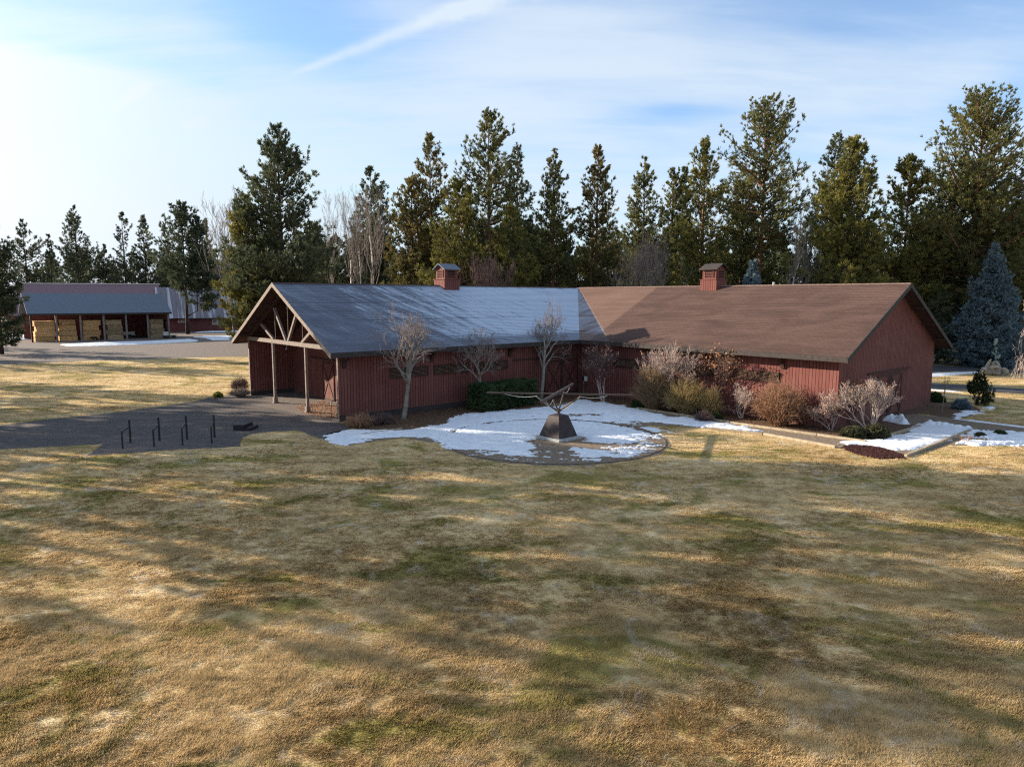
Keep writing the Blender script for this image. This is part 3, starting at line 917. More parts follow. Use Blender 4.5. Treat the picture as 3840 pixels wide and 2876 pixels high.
# ------------------------------------------------------------------ the barn
BARN_RZ = math.atan2(0.65043, 0.75956)
BX, BY = 5.326, 54.638
W, LA, LB, OV, RA, RB = 14.815, 20.78, 20.51, 0.875, 0.866, 0.80
HE, HR = 4.25, 8.453
PD = 3.456
TP = (HR - HE) / (W / 2 + OV)
TH = 0.14
H2 = W / 2


def und(t):     # underside of roof at a distance t in from the wall face
    return HE + (t + OV) * TP - TH


barn = empty("barn", (BX, BY, 0), BARN_RZ,
             "large L-shaped red board barn with frosted left roof, brown right roof and open porch gable", "barn")


def bpart(mb, name, m, label=None, parent=None, **k):
    o = mb.build(name, m, parent or barn, **k)
    if label:
        o['label'] = label
    return o


def roof_slab(quad, m, label=None):
    b = MB()
    b.prism([(x, y, z) for x, y, z in quad], (0, 0, -TH))
    return bpart(b, "roof", m, label)


A0, B0 = -LA - RA, -LB - RB
roof_slab([(A0, -OV, HE), (-OV, -OV, HE), (H2, H2, HR), (A0, H2, HR)], M_roofA, "frosted blue-white slope of the left wing's roof")
roof_slab([(A0, H2, HR), (H2, H2, HR), (W + OV, W + OV, HE), (A0, W + OV, HE)], M_roofAb, "far slope of the left wing's roof")
roof_slab([(-OV, -OV, HE), (-OV, B0, HE), (H2, B0, HR), (H2, H2, HR)], M_roofB, "sunlit brown slope of the right wing's roof")
roof_slab([(H2, B0, HR), (W + OV, B0, HE), (W + OV, W + OV, HE), (H2, H2, HR)], shingle_material("shingles_back_right", 'x', None), "far slope of the right wing's roof")
# ridge caps
b = MB()
for i in range(int((H2 - A0) / 0.3)):
    x = A0 + i * 0.3
    b.prism([(x, H2 - 0.16, HR - 0.055), (x, H2, HR + 0.03), (x, H2 + 0.16, HR - 0.055)], (0.29, 0, 0.006))
bpart(b, "ridge_cap", M_roofAb)
b = MB()
for i in range(int((H2 - B0) / 0.3)):
    y = B0 + i * 0.3
    b.prism([(H2 - 0.16, y, HR - 0.055), (H2, y, HR + 0.03), (H2 + 0.16, y, HR - 0.055)], (0, 0.29, 0.006))
bpart(b, "ridge_cap", mottled("ridge_shingle", (0.12, 0.075, 0.062), (0.24, 0.16, 0.13), 6))
# soffits close the overhang underneath
b = MB()
for q in ([(A0, -OV + 0.02, HE + .02 - TH - 0.02), (A0, H2, HR - TH - 0.02), (H2, H2, HR - TH - 0.02), (-OV + 0.02, -OV + 0.02, HE + .02 - TH - 0.02)],
          [(A0, W + OV, HE - TH - 0.02), (A0, H2, HR - TH - 0.02), (H2, H2, HR - TH - 0.02), (W + OV, W + OV, HE - TH - 0.02)],
          [(-OV + 0.02, B0, HE + .02 - TH - 0.02), (H2, B0, HR - TH - 0.02), (H2, H2, HR - TH - 0.02), (-OV + 0.02, -OV + 0.02, HE + .02 - TH - 0.02)],
          [(W + OV, B0, HE - TH - 0.02), (H2, B0, HR - TH - 0.02), (H2, H2, HR - TH - 0.02), (W + OV, W + OV, HE - TH - 0.02)]):
    b.prism(q, (0, 0, -0.03))
bpart(b, "soffit", M_soffit)
# eave fascia boards
def fascia(p, q, m, w=0.06, h=0.30, dz=-0.12):
    f = MB()
    f.bar((p[0], p[1], p[2] + dz), (q[0], q[1], q[2] + dz), w, h)
    bpart(f, "fascia", m, bevel=0.006)


fascia((A0, -OV - 0.034, HE), (-OV - 0.034, -OV - 0.034, HE), M_fascia)
fascia((-OV - 0.034, -OV - 0.07, HE), (-OV - 0.034, B0, HE), M_fascia)
fascia((A0, W + OV + 0.034, HE), (W + OV, W + OV + 0.034, HE), M_fascia)
fascia((W + OV + 0.034, B0, HE), (W + OV + 0.034, W + OV, HE), M_fascia)


def rake(p, q, out, m):
    """sloping board along a gable edge"""
    f = MB()
    o = Vector(out)
    f.prism([Vector(p) + o * 0.004, Vector(q) + o * 0.004, Vector(q) + o * 0.004 - Vector((0, 0, 0.29)), Vector(p) + o * 0.004 - Vector((0, 0, 0.29))], o * 0.06)
    f2 = bpart(f, "rake_board", m, bevel=0.005)
    return f2


e = 0.02
rake((A0, -OV - 0.07, HE - 0.036 + e), (A0, H2, HR + e), (-1, 0, 0), M_trim)
rake((A0, W + OV + 0.07, HE - 0.036 + e), (A0, H2, HR + e), (-1, 0, 0), M_trim)
rake((-OV - 0.07, B0, HE - 0.036 + e), (H2, B0, HR + e), (0, -1, 0), M_fascia)
rake((W + OV + 0.07, B0, HE - 0.036 + e), (H2, B0, HR + e), (0, -1, 0), M_fascia)

T = 0.15
PL = 0.38     # dark plinth height


def wall(poly, vec, label=None):
    f = MB()
    f.prism(poly, vec)
    return bpart(f, "wall", M_red, label)


g = 0.03
# left wing long wall (front) and far long wall; right wing long walls
wall([(-LA, 0, PL), (0.0, 0, PL), (0.0, 0, und(0) - g), (-LA, 0, und(0) - g)], (0, T, 0), "left wing's long front wall, in shade")
wall([(-LA, W, 0.02), (W - T, W, 0.02), (W - T, W, und(0) - g), (-LA, W, und(0) - g)], (0, -T, 0), "left wing's far wall, closing the side of the porch")
wall([(0, -LB + T, 0.02), (0, -0.003, 0.02), (0, -0.003, und(0) - g), (0, -LB + T, und(0) - g)], (T, 0, 0), "right wing's long sunlit wall")
wall([(W, -LB + T, 0.02), (W, W, 0.02), (W, W, und(0) - g), (W, -LB + T, und(0) - g)], (-T, 0, 0))
# gable walls
wall([(0, -LB, 0.02), (W, -LB, 0.02), (W, -LB, und(0) - g), (H2, -LB, und(H2) - g), (0, -LB, und(0) - g)], (0, T, 0), "right wing's shaded gable wall")
X1 = -LA + PD
wall([(X1, T, 0.02), (X1, W - T, 0.02), (X1, W - T, und(T) - g), (X1, H2, und(H2) - g), (X1, T, und(T) - g)], (T, 0, 0), "inner wall at the back of the porch")
# plinth and corner boards
b = MB()
b.box((-LA + 0.01, 0.02, 0), (-0.01, T - 0.02, PL))
bpart(b, "plinth", M_plinth)
b = MB()
b.box((-LA, W - T - 0.025, 0.0), (X1, W - T - 0.003, 0.32))
bpart(b, "plinth", M_plinth)
for (x, y) in ((-LA - 0.028, -0.028), (-LA - 0.028, W - T)):
    b = MB()
    b.box((x, y, 0.3 if y < 0 else 0.02), (x + 0.025, y + T + 0.028, und(0) - 0.08))
    bpart(b, "corner_board", M_trim)
# porch posts with flared feet
for y in (9.93, 4.5):
    b = MB()
    b.box((-LA - 0.085, y - 0.085, 0.34), (-LA + 0.085, y + 0.085, 4.27))
    b.box((-LA - 0.14, y - 0.14, 0.06), (-LA + 0.14, y + 0.14, 0.40))
    b.box((-LA - 0.19, y - 0.19, -0.05), (-LA + 0.19, y + 0.19, 0.10))
    bpart(b, "porch_post", M_trim, bevel=0.008)
# king-post truss of the porch gable
b = MB()
b.bar((-LA, 0.16, 4.42), (-LA, W - 0.16, 4.42), 0.20, 0.27)
bpart(b, "tie_beam", M_trim, bevel=0.01)
for (y0, z0, y1, z1) in ((9.75, 4.55, 11.95, 5.55), (7.55, 4.55, 9.45, 6.75), (7.2, 4.55, 5.45, 6.75), (5.0, 4.55, 3.3, 5.45)):
    b = MB()
    b.bar((-LA - 0.004, y0, z0), (-LA - 0.004, y1, z1), 0.16, 0.19)
    bpart(b, "truss_web", M_trim, bevel=0.008)
for (y, z) in ((9.43, 6.42), (7.2, 6.9 + .6), (4.88, 6.15)):
    b = MB()
    b.tube([(-LA, y, 4.3), (-LA, y, z)], 0.022, 6)
    bpart(b, "tie_rod", M_trim)
for s in (1, -1):
    b = MB()
    b.bar((-LA, H2 + s * (H2 - 0.35), und(0.35) - 0.2), (-LA, H2 + s * 0.02, und(H2) - 0.2), 0.18, 0.26, (0, 0, 1))
    bpart(b, "rafter", M_darkwood)
for t in (1.2, 3.4, 5.6, 7.2):
    for s in (1, -1):
        b = MB()
        y = H2 + s * (H2 + OV - t - 0.2) if t < 7 else H2 + s * 0.22
        z = und(H2 - abs(y - H2)) - 0.13
        b.box((A0 + 0.02, y - 0.07, z - 0.09), (X1 - 0.004, y + 0.07, z + 0.09))
        bpart(b, "purlin", M_darkwood)
        b = MB()
        z = und(H2 - abs(y - H2)) - 0.13
        b.box((y - 0.07, B0 + 0.02, z - 0.09), (y + 0.07, -LB - 0.003, z + 0.09))
        bpart(b, "purlin", M_darkwood)
b = MB()
b.tube([(-LA - 0.05, 7.36, 4.05), (-LA - 0.05, 7.36, 4.28)], 0.05, 8)
b.tube([(-LA - 0.05, 7.36, 3.98), (-LA - 0.05, 7.36, 4.06)], [0.13, 0.06], 10)
bpart(b, "porch_lamp", M_plinth)


def door(name, axis, c0, c1, z0, z1, off, leaves, brace, label=None):
    """board door lying on a wall; axis 'x' or 'y' is the direction it runs; off = wall face, pushed out by sign"""
    face, sgn = off

    def P(t, d, z):
        return (t, face + sgn * d, z) if axis == 'x' else (face + sgn * d, t, z)
    d = MB()
    a, c = P(c0, 0.004, z0), P(c1, 0.05, z1)
    d.box([min(i, j) for i, j in zip(a, c)], [max(i, j) for i, j in zip(a, c)])
    o = bpart(d, name, M_red, label)
    w = (c1 - c0) / leaves
    for k in range(leaves):
        f = MB()
        l, r = c0 + k * w + 0.06, c0 + (k + 1) * w - 0.06
        for p, q in (((l, z0 + 0.06), (l, z1 - 0.06)), ((r, z0 + 0.06), (r, z1 - 0.06)), ((l + .05, z1 - 0.1), (r - .05, z1 - 0.1)), ((l + .05, z0 + 0.1), (r - .05, z0 + 0.1))):
            f.bar(P(p[0], 0.067, p[1]), P(q[0], 0.067, q[1]), 0.03, 0.10, P(0, 1, 0) if False else ((1, 0, 0) if (axis == 'x' and p[0] == q[0]) else (0, 1, 0) if p[0] == q[0] else (0, 0, 1)))
        f.bar(P(l + 0.05, 0.070, z0 + 0.15), P(r - 0.05, 0.070, z1 - 0.15), 0.028, 0.085)
        f.bar(P(r - 0.05, 0.074, z0 + 0.15), P(l + 0.05, 0.074, z1 - 0.15), 0.028, 0.085)
        f.build("cross_brace", brace, o)
    return o


def track(axis, c0, c1, z, off):
    face, sgn = off
    d = MB()
    p = (c0, face + sgn * 0.07, z) if axis == 'x' else (face + sgn * 0.07, c0, z)
    q = (c1, face + sgn * 0.07, z) if axis == 'x' else (face + sgn * 0.07, c1, z)
    d.bar(p, q, 0.09, 0.10)
    bpart(d, "door_track", M_darkwood)


door("sliding_door", 'x', -3.75, -0.18, 0.05, 2.75, (0, -1), 2, M_darkwood, "double sliding door in the shaded inner corner")
track('x', -6.9, -0.12, 2.98, (0, -1))
door("sliding_door", 'y', 7.55, 9.4, 0.02, 2.85, (X1, -1), 1, M_darkwood, "cross braced door in the porch, half sunlit")
track('y', 7.4, 11.5, 3.02, (X1, -1))
door("sliding_door", 'x', 5.35, 9.15, 0.02, 2.8, (-LB, -1), 2, M_darkwood, "double sliding door in the shaded right gable")
track('x', 3.8, 10.3, 2.95, (-LB, -1))
# louvred vents under the eaves
def louvre(axis, c0, c1, z0=2.46, z1=2.97):
    d = MB()
    if axis == 'x':
        d.box((c0, -0.02, z0), (c1, -0.003, z1))
    else:
        d.box((-0.02, c0, z0), (-0.003, c1, z1))
    o = bpart(d, "louvre_vent", M_recess)

    def B(m, t0, t1, za, zb, d0, d1):
        if axis == 'x':
            m.box((t0, -d1, za), (t1, -d0, zb))
        else:
            m.box((-d1, t0, za), (-d0, t1, zb))
    f = MB()
    B(f, c0 - 0.06, c0, z0 - 0.06, z1 + 0.06, 0.003, 0.09)
    B(f, c1, c1 + 0.06, z0 - 0.06, z1 + 0.06, 0.003, 0.09)
    B(f, c0, c1, z1, z1 + 0.06, 0.003, 0.09)
    B(f, c0, c1, z0 - 0.06, z0, 0.003, 0.09)
    for k in (1, 2, 3):
        t = c0 + (c1 - c0) * k / 4
        B(f, t - 0.02, t + 0.02, z0, z1, 0.025, 0.075)
    f.build("frame", M_darkwood, o)
    s = MB()
    nsl = 6
    for k in range(nsl):
        z = z0 + (k + 0.5) * (z1 - z0) / nsl
        if axis == 'x':
            s.bar((c0, -0.05, z), (c1, -0.05, z), 0.012, 0.055, (0, -0.92, -0.40))
        else:
            s.bar((-0.05, c0, z), (-0.05, c1, z), 0.012, 0.055, (-0.92, 0, -0.40))
    s.build("slats", M_louvre, o)


for c in ((-17.18, -14.41), (-13.83, -11.05), (-10.39, -7.56)):
    louvre('x', *c)
for c in ((-6.63, -3.66), (-10.05, -7.1), (-13.73, -10.77), (-16.88, -14.05)):
    louvre('y', *c)
# brackets carrying the eaves
for x in (-20.4, -14.1, -7.29):
    b = MB()
    b.prism([(x - 0.11, -0.003, 3.25), (x - 0.11, -0.06, 3.25), (x - 0.11, -0.24, 3.62), (x - 0.11, -OV + 0.1, 4.05), (x - 0.11, -0.003, und(0) - .06)], (0.22, 0, 0))
    bpart(b, "eave_bracket", M_darkwood)
for y in (-6.79, -10.4, -13.9, -17.15):
    b = MB()
    b.prism([(-0.003, y - 0.11, 3.25), (-0.06, y - 0.11, 3.25), (-0.24, y - 0.11, 3.62), (-OV + 0.1, y - 0.11, 4.05), (-0.003, y - 0.11, und(0) - .06)], (0, 0.22, 0))
    bpart(b, "eave_bracket", M_darkwood)
# meter box and conduits near the inner corner
b = MB()
b.box((-0.16, -0.98, 1.0), (-0.004, -0.74, 1.38))
o = bpart(b, "meter_box", M_box, "white electric meter box on the right wing's wall", bevel=0.008)
b = MB()
b.box((-0.13, -0.70, 1.02), (-0.004, -0.52, 1.3))
bpart(b, "switch_box", M_black)
b = MB()
b.tube([(-0.05, -0.5, 1.3), (-0.05, -0.47, 2.9)], 0.022, 6)
b.tube([(-0.05, -0.62, 0.0), (-0.05, -0.62, 1.02)], 0.022, 6)
bpart(b, "conduit", M_trunk_pale)


# cupolas on the ridges
def cupola(cx, cy, along):
    """louvred ventilator astride the ridge; along = axis of its own little ridge"""
    c = MB()
    hw, top = 0.72, HR + 0.62
    c.box((cx - hw, cy - hw, HR - 0.62), (cx + hw, cy + hw, HR + 0.44))
    o = bpart(c, "cupola", M_red, "red louvred cupola astride the ridge")
    s = MB()
    s.box((cx - hw - 0.05, cy - hw - 0.05, HR + 0.44), (cx + hw + 0.05, cy + hw + 0.05, HR + 0.50))
    s.build("skirt_trim", M_red, o)
    bd = MB()
    h = 0.60
    z0, z1, zr = HR + 0.50, HR + 1.30, HR + 1.62
    bd.box((cx - h, cy - h, z0), (cx + h, cy + h, z1))
    if along == 'x':
        bd.prism([(cx - h, cy - h, z1), (cx - h, cy + h, z1), (cx - h, cy, zr - 0.03)], (2 * h, 0, 0))
    else:
        bd.prism([(cx - h, cy - h, z1), (cx + h, cy - h, z1), (cx, cy - h, zr - 0.03)], (0, 2 * h, 0))
    bd.build("body", M_red, o)
    for k, (ux, uy) in enumerate(((-1, 0), (0, -1), (1, 0), (0, 1))):
        lv = MB()
        px, py = cx + ux * (h + 0.004), cy + uy * (h + 0.004)
        tx, ty = abs(uy), abs(ux)
        lv.bar((px - tx * 0.34 + ux * .004, py - ty * 0.34 + uy * .004, z0 + 0.42), (px + tx * 0.34 + ux * .004, py + ty * 0.34 + uy * .004, z0 + 0.42), 0.012, 0.52)
        l = lv.build("louvre", M_recess, o)
        l2 = MB()
        for q in range(4):
            z = z0 + 0.24 + q * 0.125
            l2.bar((px - tx * 0.33 + ux * .03, py - ty * 0.33 + uy * .03, z), (px + tx * 0.33 + ux * .03, py + ty * 0.33 + uy * .03, z), 0.015, 0.06, (-ux * 0.5, -uy * 0.5, 0.85))
        for q in (-1, 1):
            l2.bar((px + q * tx * 0.36 + ux * .02, py + q * ty * 0.36 + uy * .02, z0 + 0.14), (px + q * tx * 0.36 + ux * .02, py + q * ty * 0.36 + uy * .02, z0 + 0.70), 0.06, 0.06)
        bl = l2.build("louvre_slats", M_red, o)
    r = MB()
    ov, k = 0.22, (zr - z1) / h
    ze = z1 - ov * k + 0.03
    for sg in (-1, 1):
        if along == 'x':
            r.prism([(cx - h - ov, cy, zr + 0.03), (cx + h + ov, cy, zr + 0.03), (cx + h + ov, cy + sg * (h + ov), ze), (cx - h - ov, cy + sg * (h + ov), ze)], (0, 0, 0.06))
        else:
            r.prism([(cx, cy - h - ov, zr + 0.03), (cx, cy + h + ov, zr + 0.03), (cx + sg * (h + ov), cy + h + ov, ze), (cx + sg * (h + ov), cy - h - ov, ze)], (0, 0, 0.06))
    r.build("cupola_roof", M_slate if along == 'x' else M_fascia, o)


cupola(-7.54, H2, 'x')
cupola(H2, -7.19, 'y')
b = MB()
b.tube([(H2, -12.2, HR), (H2, -12.2, HR + 0.22)], 0.09, 8)
bpart(b, "vent_pipe", M_slab)

# ------------------------------------------------------------------ plaza sculpture
def sculpture():
    cx, cy = 2.5, 36.45
    o = empty("sculpture", (cx, cy, 0), R(43), "dark bronze pyramid pedestal carrying two crossed horizontal poles with white ropes", "sculpture")
    m = MB()
    m.box((-0.88, -0.88, -0.05), (0.88, 0.88, 0.14))
    m.build("slab", M_slab, o, bevel=0.015)
    p = MB()
    lo, hi, z0, z1 = 0.72, 0.37, 0.17, 1.27
    p.add([(-lo, -lo, z0), (lo, -lo, z0), (lo, lo, z0), (-lo, lo, z0), (-hi, -hi, z1), (hi, -hi, z1), (hi, hi, z1), (-hi, hi, z1), (0, 0, z1 + 0.10)],
          [(3, 2, 1, 0), (0, 1, 5, 4), (1, 2, 6, 5), (2, 3, 7, 6), (3, 0, 4, 7), (4, 5, 8), (5, 6, 8), (6, 7, 8), (7, 4, 8)])
    p.build("pedestal", M_rust, o)
    rot = Matrix.Rotation(-R(43), 3, 'Z')

    def L(x, y, z):
        return rot @ Vector((x - cx, y - cy, z))
    h = MB()
    h.tube([(0, 0, 1.25), (0, 0, 1.62)], [0.10, 0.085], 10)
    h.build("hub", M_tube, o)
    ends = [(1.30, 36.1, 2.33), (3.62, 35.98, 2.33), (2.13, 35.05, 2.30), (2.86, 37.6, 2.34)]
    for q in ends:
        s = MB()
        s.tube([L(cx, cy, 1.45), L(*q)], 0.048, 8)
        s.build("strut", M_tube, o)
    b1 = MB()
    b1.bar(L(-1.37, 36.76, 2.42), L(6.43, 35.98, 2.42), 0.10, 0.08)
    b1.build("crossing_pole", M_tube, o, bevel=0.008)
    b2 = MB()
    b2.tube([L(1.41, 33.15, 2.46), L(3.53, 39.70, 2.54)], 0.075, 10)
    b2.build("crossing_pole", M_tube, o)

    def rope(pts, sag):
        r = MB()
        a, b_ = Vector(pts[0]), Vector(pts[1])
        q = [L(*(a.lerp(b_, t / 12) - Vector((0, 0, 4 * sag * (t / 12) * (1 - t / 12))))) for t in range(13)]
        r.tube(q, 0.012, 6)
        r.build("rope", M_rope, o)
    rope([(-0.40, 36.66, 2.38), (1.28, 36.08, 2.34)], 0.10)
    rope([(5.05, 36.08, 2.36), (3.64, 35.96, 2.34)], 0.10)
    rope([(1.70, 33.9, 2.40), (2.11, 35.02, 2.31)], 0.22)
    rope([(3.30, 38.9, 2.48), (2.88, 37.6, 2.36)], 0.16)
    rope([(1.27, 36.05, 2.33), (2.35, 36.3, 1.5)], 0.02)
    rope([(3.66, 35.95, 2.33), (2.65, 36.3, 1.5)], 0.02)
    rope([(2.10, 35.0, 2.30), (2.44, 36.2, 1.5)], 0.02)


sculpture()
# metal edging ring of the plaza
m = MB()
pts = [(2.25 + 5.9 * math.cos(t * math.pi / 36), 36.3 + 5.8 * math.sin(t * math.pi / 36), 0.02) for t in range(73)]
for a, c in zip(pts[:-1], pts[1:]):
    m.bar(a, c, 0.022, 0.045)
tag(m.build("edging_ring", mottled("soil_stained_steel", (0.06, 0.045, 0.035), (0.16, 0.12, 0.09), 3.0, 0.9)), "thin dark edging ring set in the ground round the sculpture", "edging")

# ------------------------------------------------------------------ hitching rails, mounting block, handrails
def hitching(short, tall, label, zt=1.22, zs=0.88):
    o = empty("hitching_rail", (*short, 0), 0, label, "hitching rail", "black hitching rails beside the drive")
    d = Vector((tall[0] - short[0], tall[1] - short[1], 0))
    p = MB()
    p.tube([(0, 0, -0.2), (0, 0, zs)], 0.042, 10)
    p.build("short_post", M_black, o)
    p = MB()
    p.tube([(d.x, d.y, -0.2), (d.x, d.y, zt)], 0.050, 10)
    p.build("tall_post", M_black, o)
    p = MB()
    p.tube([(0, 0, zs - 0.02), (d.x, d.y, zs - 0.01)], 0.038, 10)
    p.build("rail", M_black, o)


hitching((-19.33, 33.51), (-19.75, 34.98), "black two-post hitching rail farthest from the barn, at the left of its row")
hitching((-18.06, 34.06), (-18.50, 35.48), "second hitching rail from the left, standing by a pale streak of gravel", 1.27)
hitching((-16.79, 34.43), (-17.27, 35.93), "third hitching rail from the left, between two similar rails", 1.27)
hitching((-15.50, 34.88), (-15.99, 36.36), "hitching rail nearest to the black stepped mounting block", 1.25)


def mounting_block():
    x, y = (-15.12, 38.24)
    u = Vector(((-14.98, 39.65)[0] - x, (-14.98, 39.65)[1] - y, 0))
    rz = math.atan2(u.y, u.x)
    o = empty("mounting_block", (x, y, 0), rz, "black two-step mounting block lying on the dark drive", "mounting block")
    w = 1.05
    m = MB()
    m.box((0, 0.0, 0), (w, 0.66, 0.34))
    m.build("upper_step", M_black, o, bevel=0.01)
    m = MB()
    m.box((0.02, -0.34, 0), (w - 0.02, -0.003, 0.17))
    m.build("lower_step", M_black, o, bevel=0.01)


mounting_block()
for k, (lx, ly, lab) in enumerate(((-20.45, 1.75, "black bent pipe handrail in front of the porch door, the one farther from the wall"),
                                   (-20.45, 0.95, "black bent pipe handrail closest to the barn's near front corner"))):
    p = Matrix.Rotation(BARN_RZ, 3, 'Z') @ Vector((lx, ly, 0)) + Vector((BX, BY, 0))
    m = MB()
    m.tube([(0, 0, -0.1), (0, 0, 0.95), (0.06, 0, 1.04), (0.16, 0, 1.07), (1.45, 0, 1.07), (1.55, 0, 1.04), (1.6, 0, 0.95), (1.6, 0, -0.1)], 0.028, 8)
    tag(m.build("handrail", M_black, None, tuple(p), BARN_RZ, smooth=True), lab, "handrail", "pipe handrails by the porch")

# ------------------------------------------------------------------ timber edgings
def edging(p, q, label, h=0.13, w=0.15):
    m = MB()
    p, q = Vector((*p, h / 2)), Vector((*q, h / 2))
    n = max(1, int((q - p).length / 2.4))
    for i in range(n):
        a, b_ = p.lerp(q, i / n), p.lerp(q, (i + 0.992) / n)
        jig = 0.02 * math.sin(i * 7.3)
        m.bar(a + Vector((0, jig, 0)), b_ + Vector((0, -jig, 0)), w, h)
    tag(m.build("timber_edging", M_edging, bevel=0.01), label, "edging", "timber edgings along the paths")


edging((11.34, 39.08), (13.91, 37.49), "pale timber edging between snowy path and lawn, its inner length")
edging((13.96, 37.47), (16.41, 34.15), "pale timber edging between path and lawn ending at the red ground cover")
edging((18.81, 32.19), (26.54, 39.01), "long grey timber edging between the snowy path corner and the right-hand bed")
edging((8.53, 46.38), (13.18, 41.03), "weathered timber edging in front of the yellow-green shrubs")
edging((13.21, 40.95), (18.63, 35.52), "sunlit timber edging in front of the big domed shrub and the gable shrubs")
edging((20.53, 37.00), (24.14, 40.05), "short timber edging between the evergreen shrub and the snowy path corner")
edging((-8.23, 37.14), (-6.27, 38.91), "thin timber edging lying in the snow below the left wing's wall", 0.09, 0.09)


# ------------------------------------------------------------------ leaves lying about
def litter(name, label, poly, n, m, size, seed, cat="leaves", z=0.016):
    rng = np.random.default_rng(seed)
    xs, ys = [p[0] for p in poly], [p[1] for p in poly]
    X, Y = rng.uniform(min(xs), max(xs), n * 4), rng.uniform(min(ys), max(ys), n * 4)
    d = sdist(X, Y, poly) + 0.5 * fbm(X * 1.5, Y * 1.5, seed)
    k = d > 0
    X, Y = X[k][:n], Y[k][:n]
    n = len(X)
    a = rng.uniform(0, 6.28, n)
    t = rng.normal(0, 0.5, n)
    s = size * rng.uniform(0.6, 1.4, n)
    ux, uy = np.cos(a) * s, np.sin(a) * s
    vz = np.abs(np.sin(t)) * s
    c = np.stack([X, Y, np.full(n, z + 0.004) + rng.uniform(0, 0.03, n)], 1)
    A = c + np.stack([-ux, -uy, np.zeros(n)], 1)
    B = c + np.stack([uy * .7, -ux * .7, vz], 1)
    Cc = c + np.stack([ux, uy, vz * 0.3], 1)
    Dd = c + np.stack([-uy * .7, ux * .7, vz * .8], 1)
    V = np.stack([A, B, Cc, Dd], 1).reshape(-1, 3)
    tag(mesh_obj(name, np_mesh(name, V, np.arange(len(V)).reshape(-1, 4), m)), label, cat, None, 'stuff')


litter("fallen_leaves", "orange fallen leaves drifted on the sunlit porch floor by the door",
       [(-15.01, 47.30), (-13.73, 49.71), (-12.03, 46.74), (-10.82, 42.20), (-12.06, 42.51), (-13.75, 44.23)], 1000, M_dryleaf, 0.055, 3)
litter("fallen_leaves", "brown leaf litter on the planting beds along the barn",
       [(-10.44, 40.46), (-2.18, 48.58), (5.01, 55.07), (8.23, 54.05), (14.35, 46.37), (19.24, 40.58), (23.14, 42.70), (18.63, 35.52), (13.20, 41.11), (8.55, 46.48), (4.56, 50.03), (-3.60, 43.67), (-5.27, 39.35), (-9.22, 39.01)], 9000, M_bedleaf, 0.05, 4)

litter("fallen_leaves", "few stray brown leaves and twigs scattered over the open lawn",
       [(-20, 14), (-9, 10), (9, 10), (24, 28), (24, 30), (-20, 30)], 420, M_bedleaf, 0.035, 5, z=0.05)

litter("ground_cover", "dense dark red ground cover plants filling the corner before the lawn",
       AREA_RED_GROUND_COVER, 5200, M_redcover, 0.035, 6, cat="ground cover", z=0.028)

# ------------------------------------------------------------------ woody plants
def grow(rng, base, d, length, rad, levels, spread=0.6, up=0.15, segn=4, kids=(3, 5), ratio=(0.48, 0.78), segs=None, tips=None, wander=0.14, start=0.3, minr=0.006, top_kids=None, top_len=1.0):
    """branching sticks: each branch is a few wandering segments carrying children"""
    if segs is None:
        segs, tips = [], []
    p = np.array(base, float)
    d = np.array(d, float)
    d /= np.linalg.norm(d)
    r = rad
    pts = []
    for i in range(segn):
        d = d + rng.normal(0, wander, 3) + np.array([0, 0, up * 0.25])
        d /= np.linalg.norm(d)
        q = p + d * length / segn
        r2 = max(minr, rad * (1 - 0.62 * (i + 1) / segn))
        segs.append((p, q, r, r2))
        pts.append((q, d.copy(), r2))
        p, r = q, r2
    if levels > 0:
        nk = rng.integers(kids[0], kids[1] + 1) if not top_kids else top_kids
        for k in range(nk):
            f = start + (1 - start) * (k + rng.random()) / nk
            i = min(segn - 1, int(f * segn))
            q, dd, rr = pts[i]
            side = rng.normal(0, 1, 3)
            side -= dd * side.dot(dd)
            side /= np.linalg.norm(side) + 1e-9
            nd = dd + side * spread * rng.uniform(0.6, 1.3) + np.array([0, 0, up])
            grow(rng, q, nd, length * top_len * (1.45 if levels >= 4 and segn >= 5 and not top_kids else 1.0) * rng.uniform(*ratio) * (1.2 - 0.4 * f), rr * 0.72, levels - 1, spread, up, max(2, segn - 1), kids, ratio, segs, tips, wander, 0.2, minr)
    else:
        tips.append(p)
    return segs, tips



def leaf_mesh(rng, tips, n, size, m, name="leaves", jit=0.12):
    T_ = np.array(tips)
    c = T_[rng.integers(0, len(T_), n)] + rng.normal(0, jit, (n, 3))
    a = rng.normal(0, 1, (n, 3))
    a /= np.linalg.norm(a, axis=1, keepdims=True)
    b_ = np.cross(a, rng.normal(0, 1, (n, 3)))
    b_ /= np.linalg.norm(b_, axis=1, keepdims=True) + 1e-9
    s = size * rng.uniform(0.6, 1.4, (n, 1))
    V = np.stack([c - a * s, c - b_ * s * .6, c + a * s, c + b_ * s * .6], 1).reshape(-1, 3)
    return np_mesh(name, V, np.arange(len(V)).reshape(-1, 4), m)


def split_segs(segs, thr):
    return [s for s in segs if s[2] >= thr], [s for s in segs if s[2] < thr]


def fit(segs, tips, r, h):
    """scale a plant to the half width and height it has"""
    A = np.array([s[1] for s in segs])
    kx = r / max(0.1, np.percentile(np.abs(A[:, :2]), 97.5))
    kz = h / A[:, 2].max()
    k = np.array([kx, kx, kz])
    return [(s[0] * k, s[1] * k, s[2], s[3]) for s in segs], [t * k for t in tips]


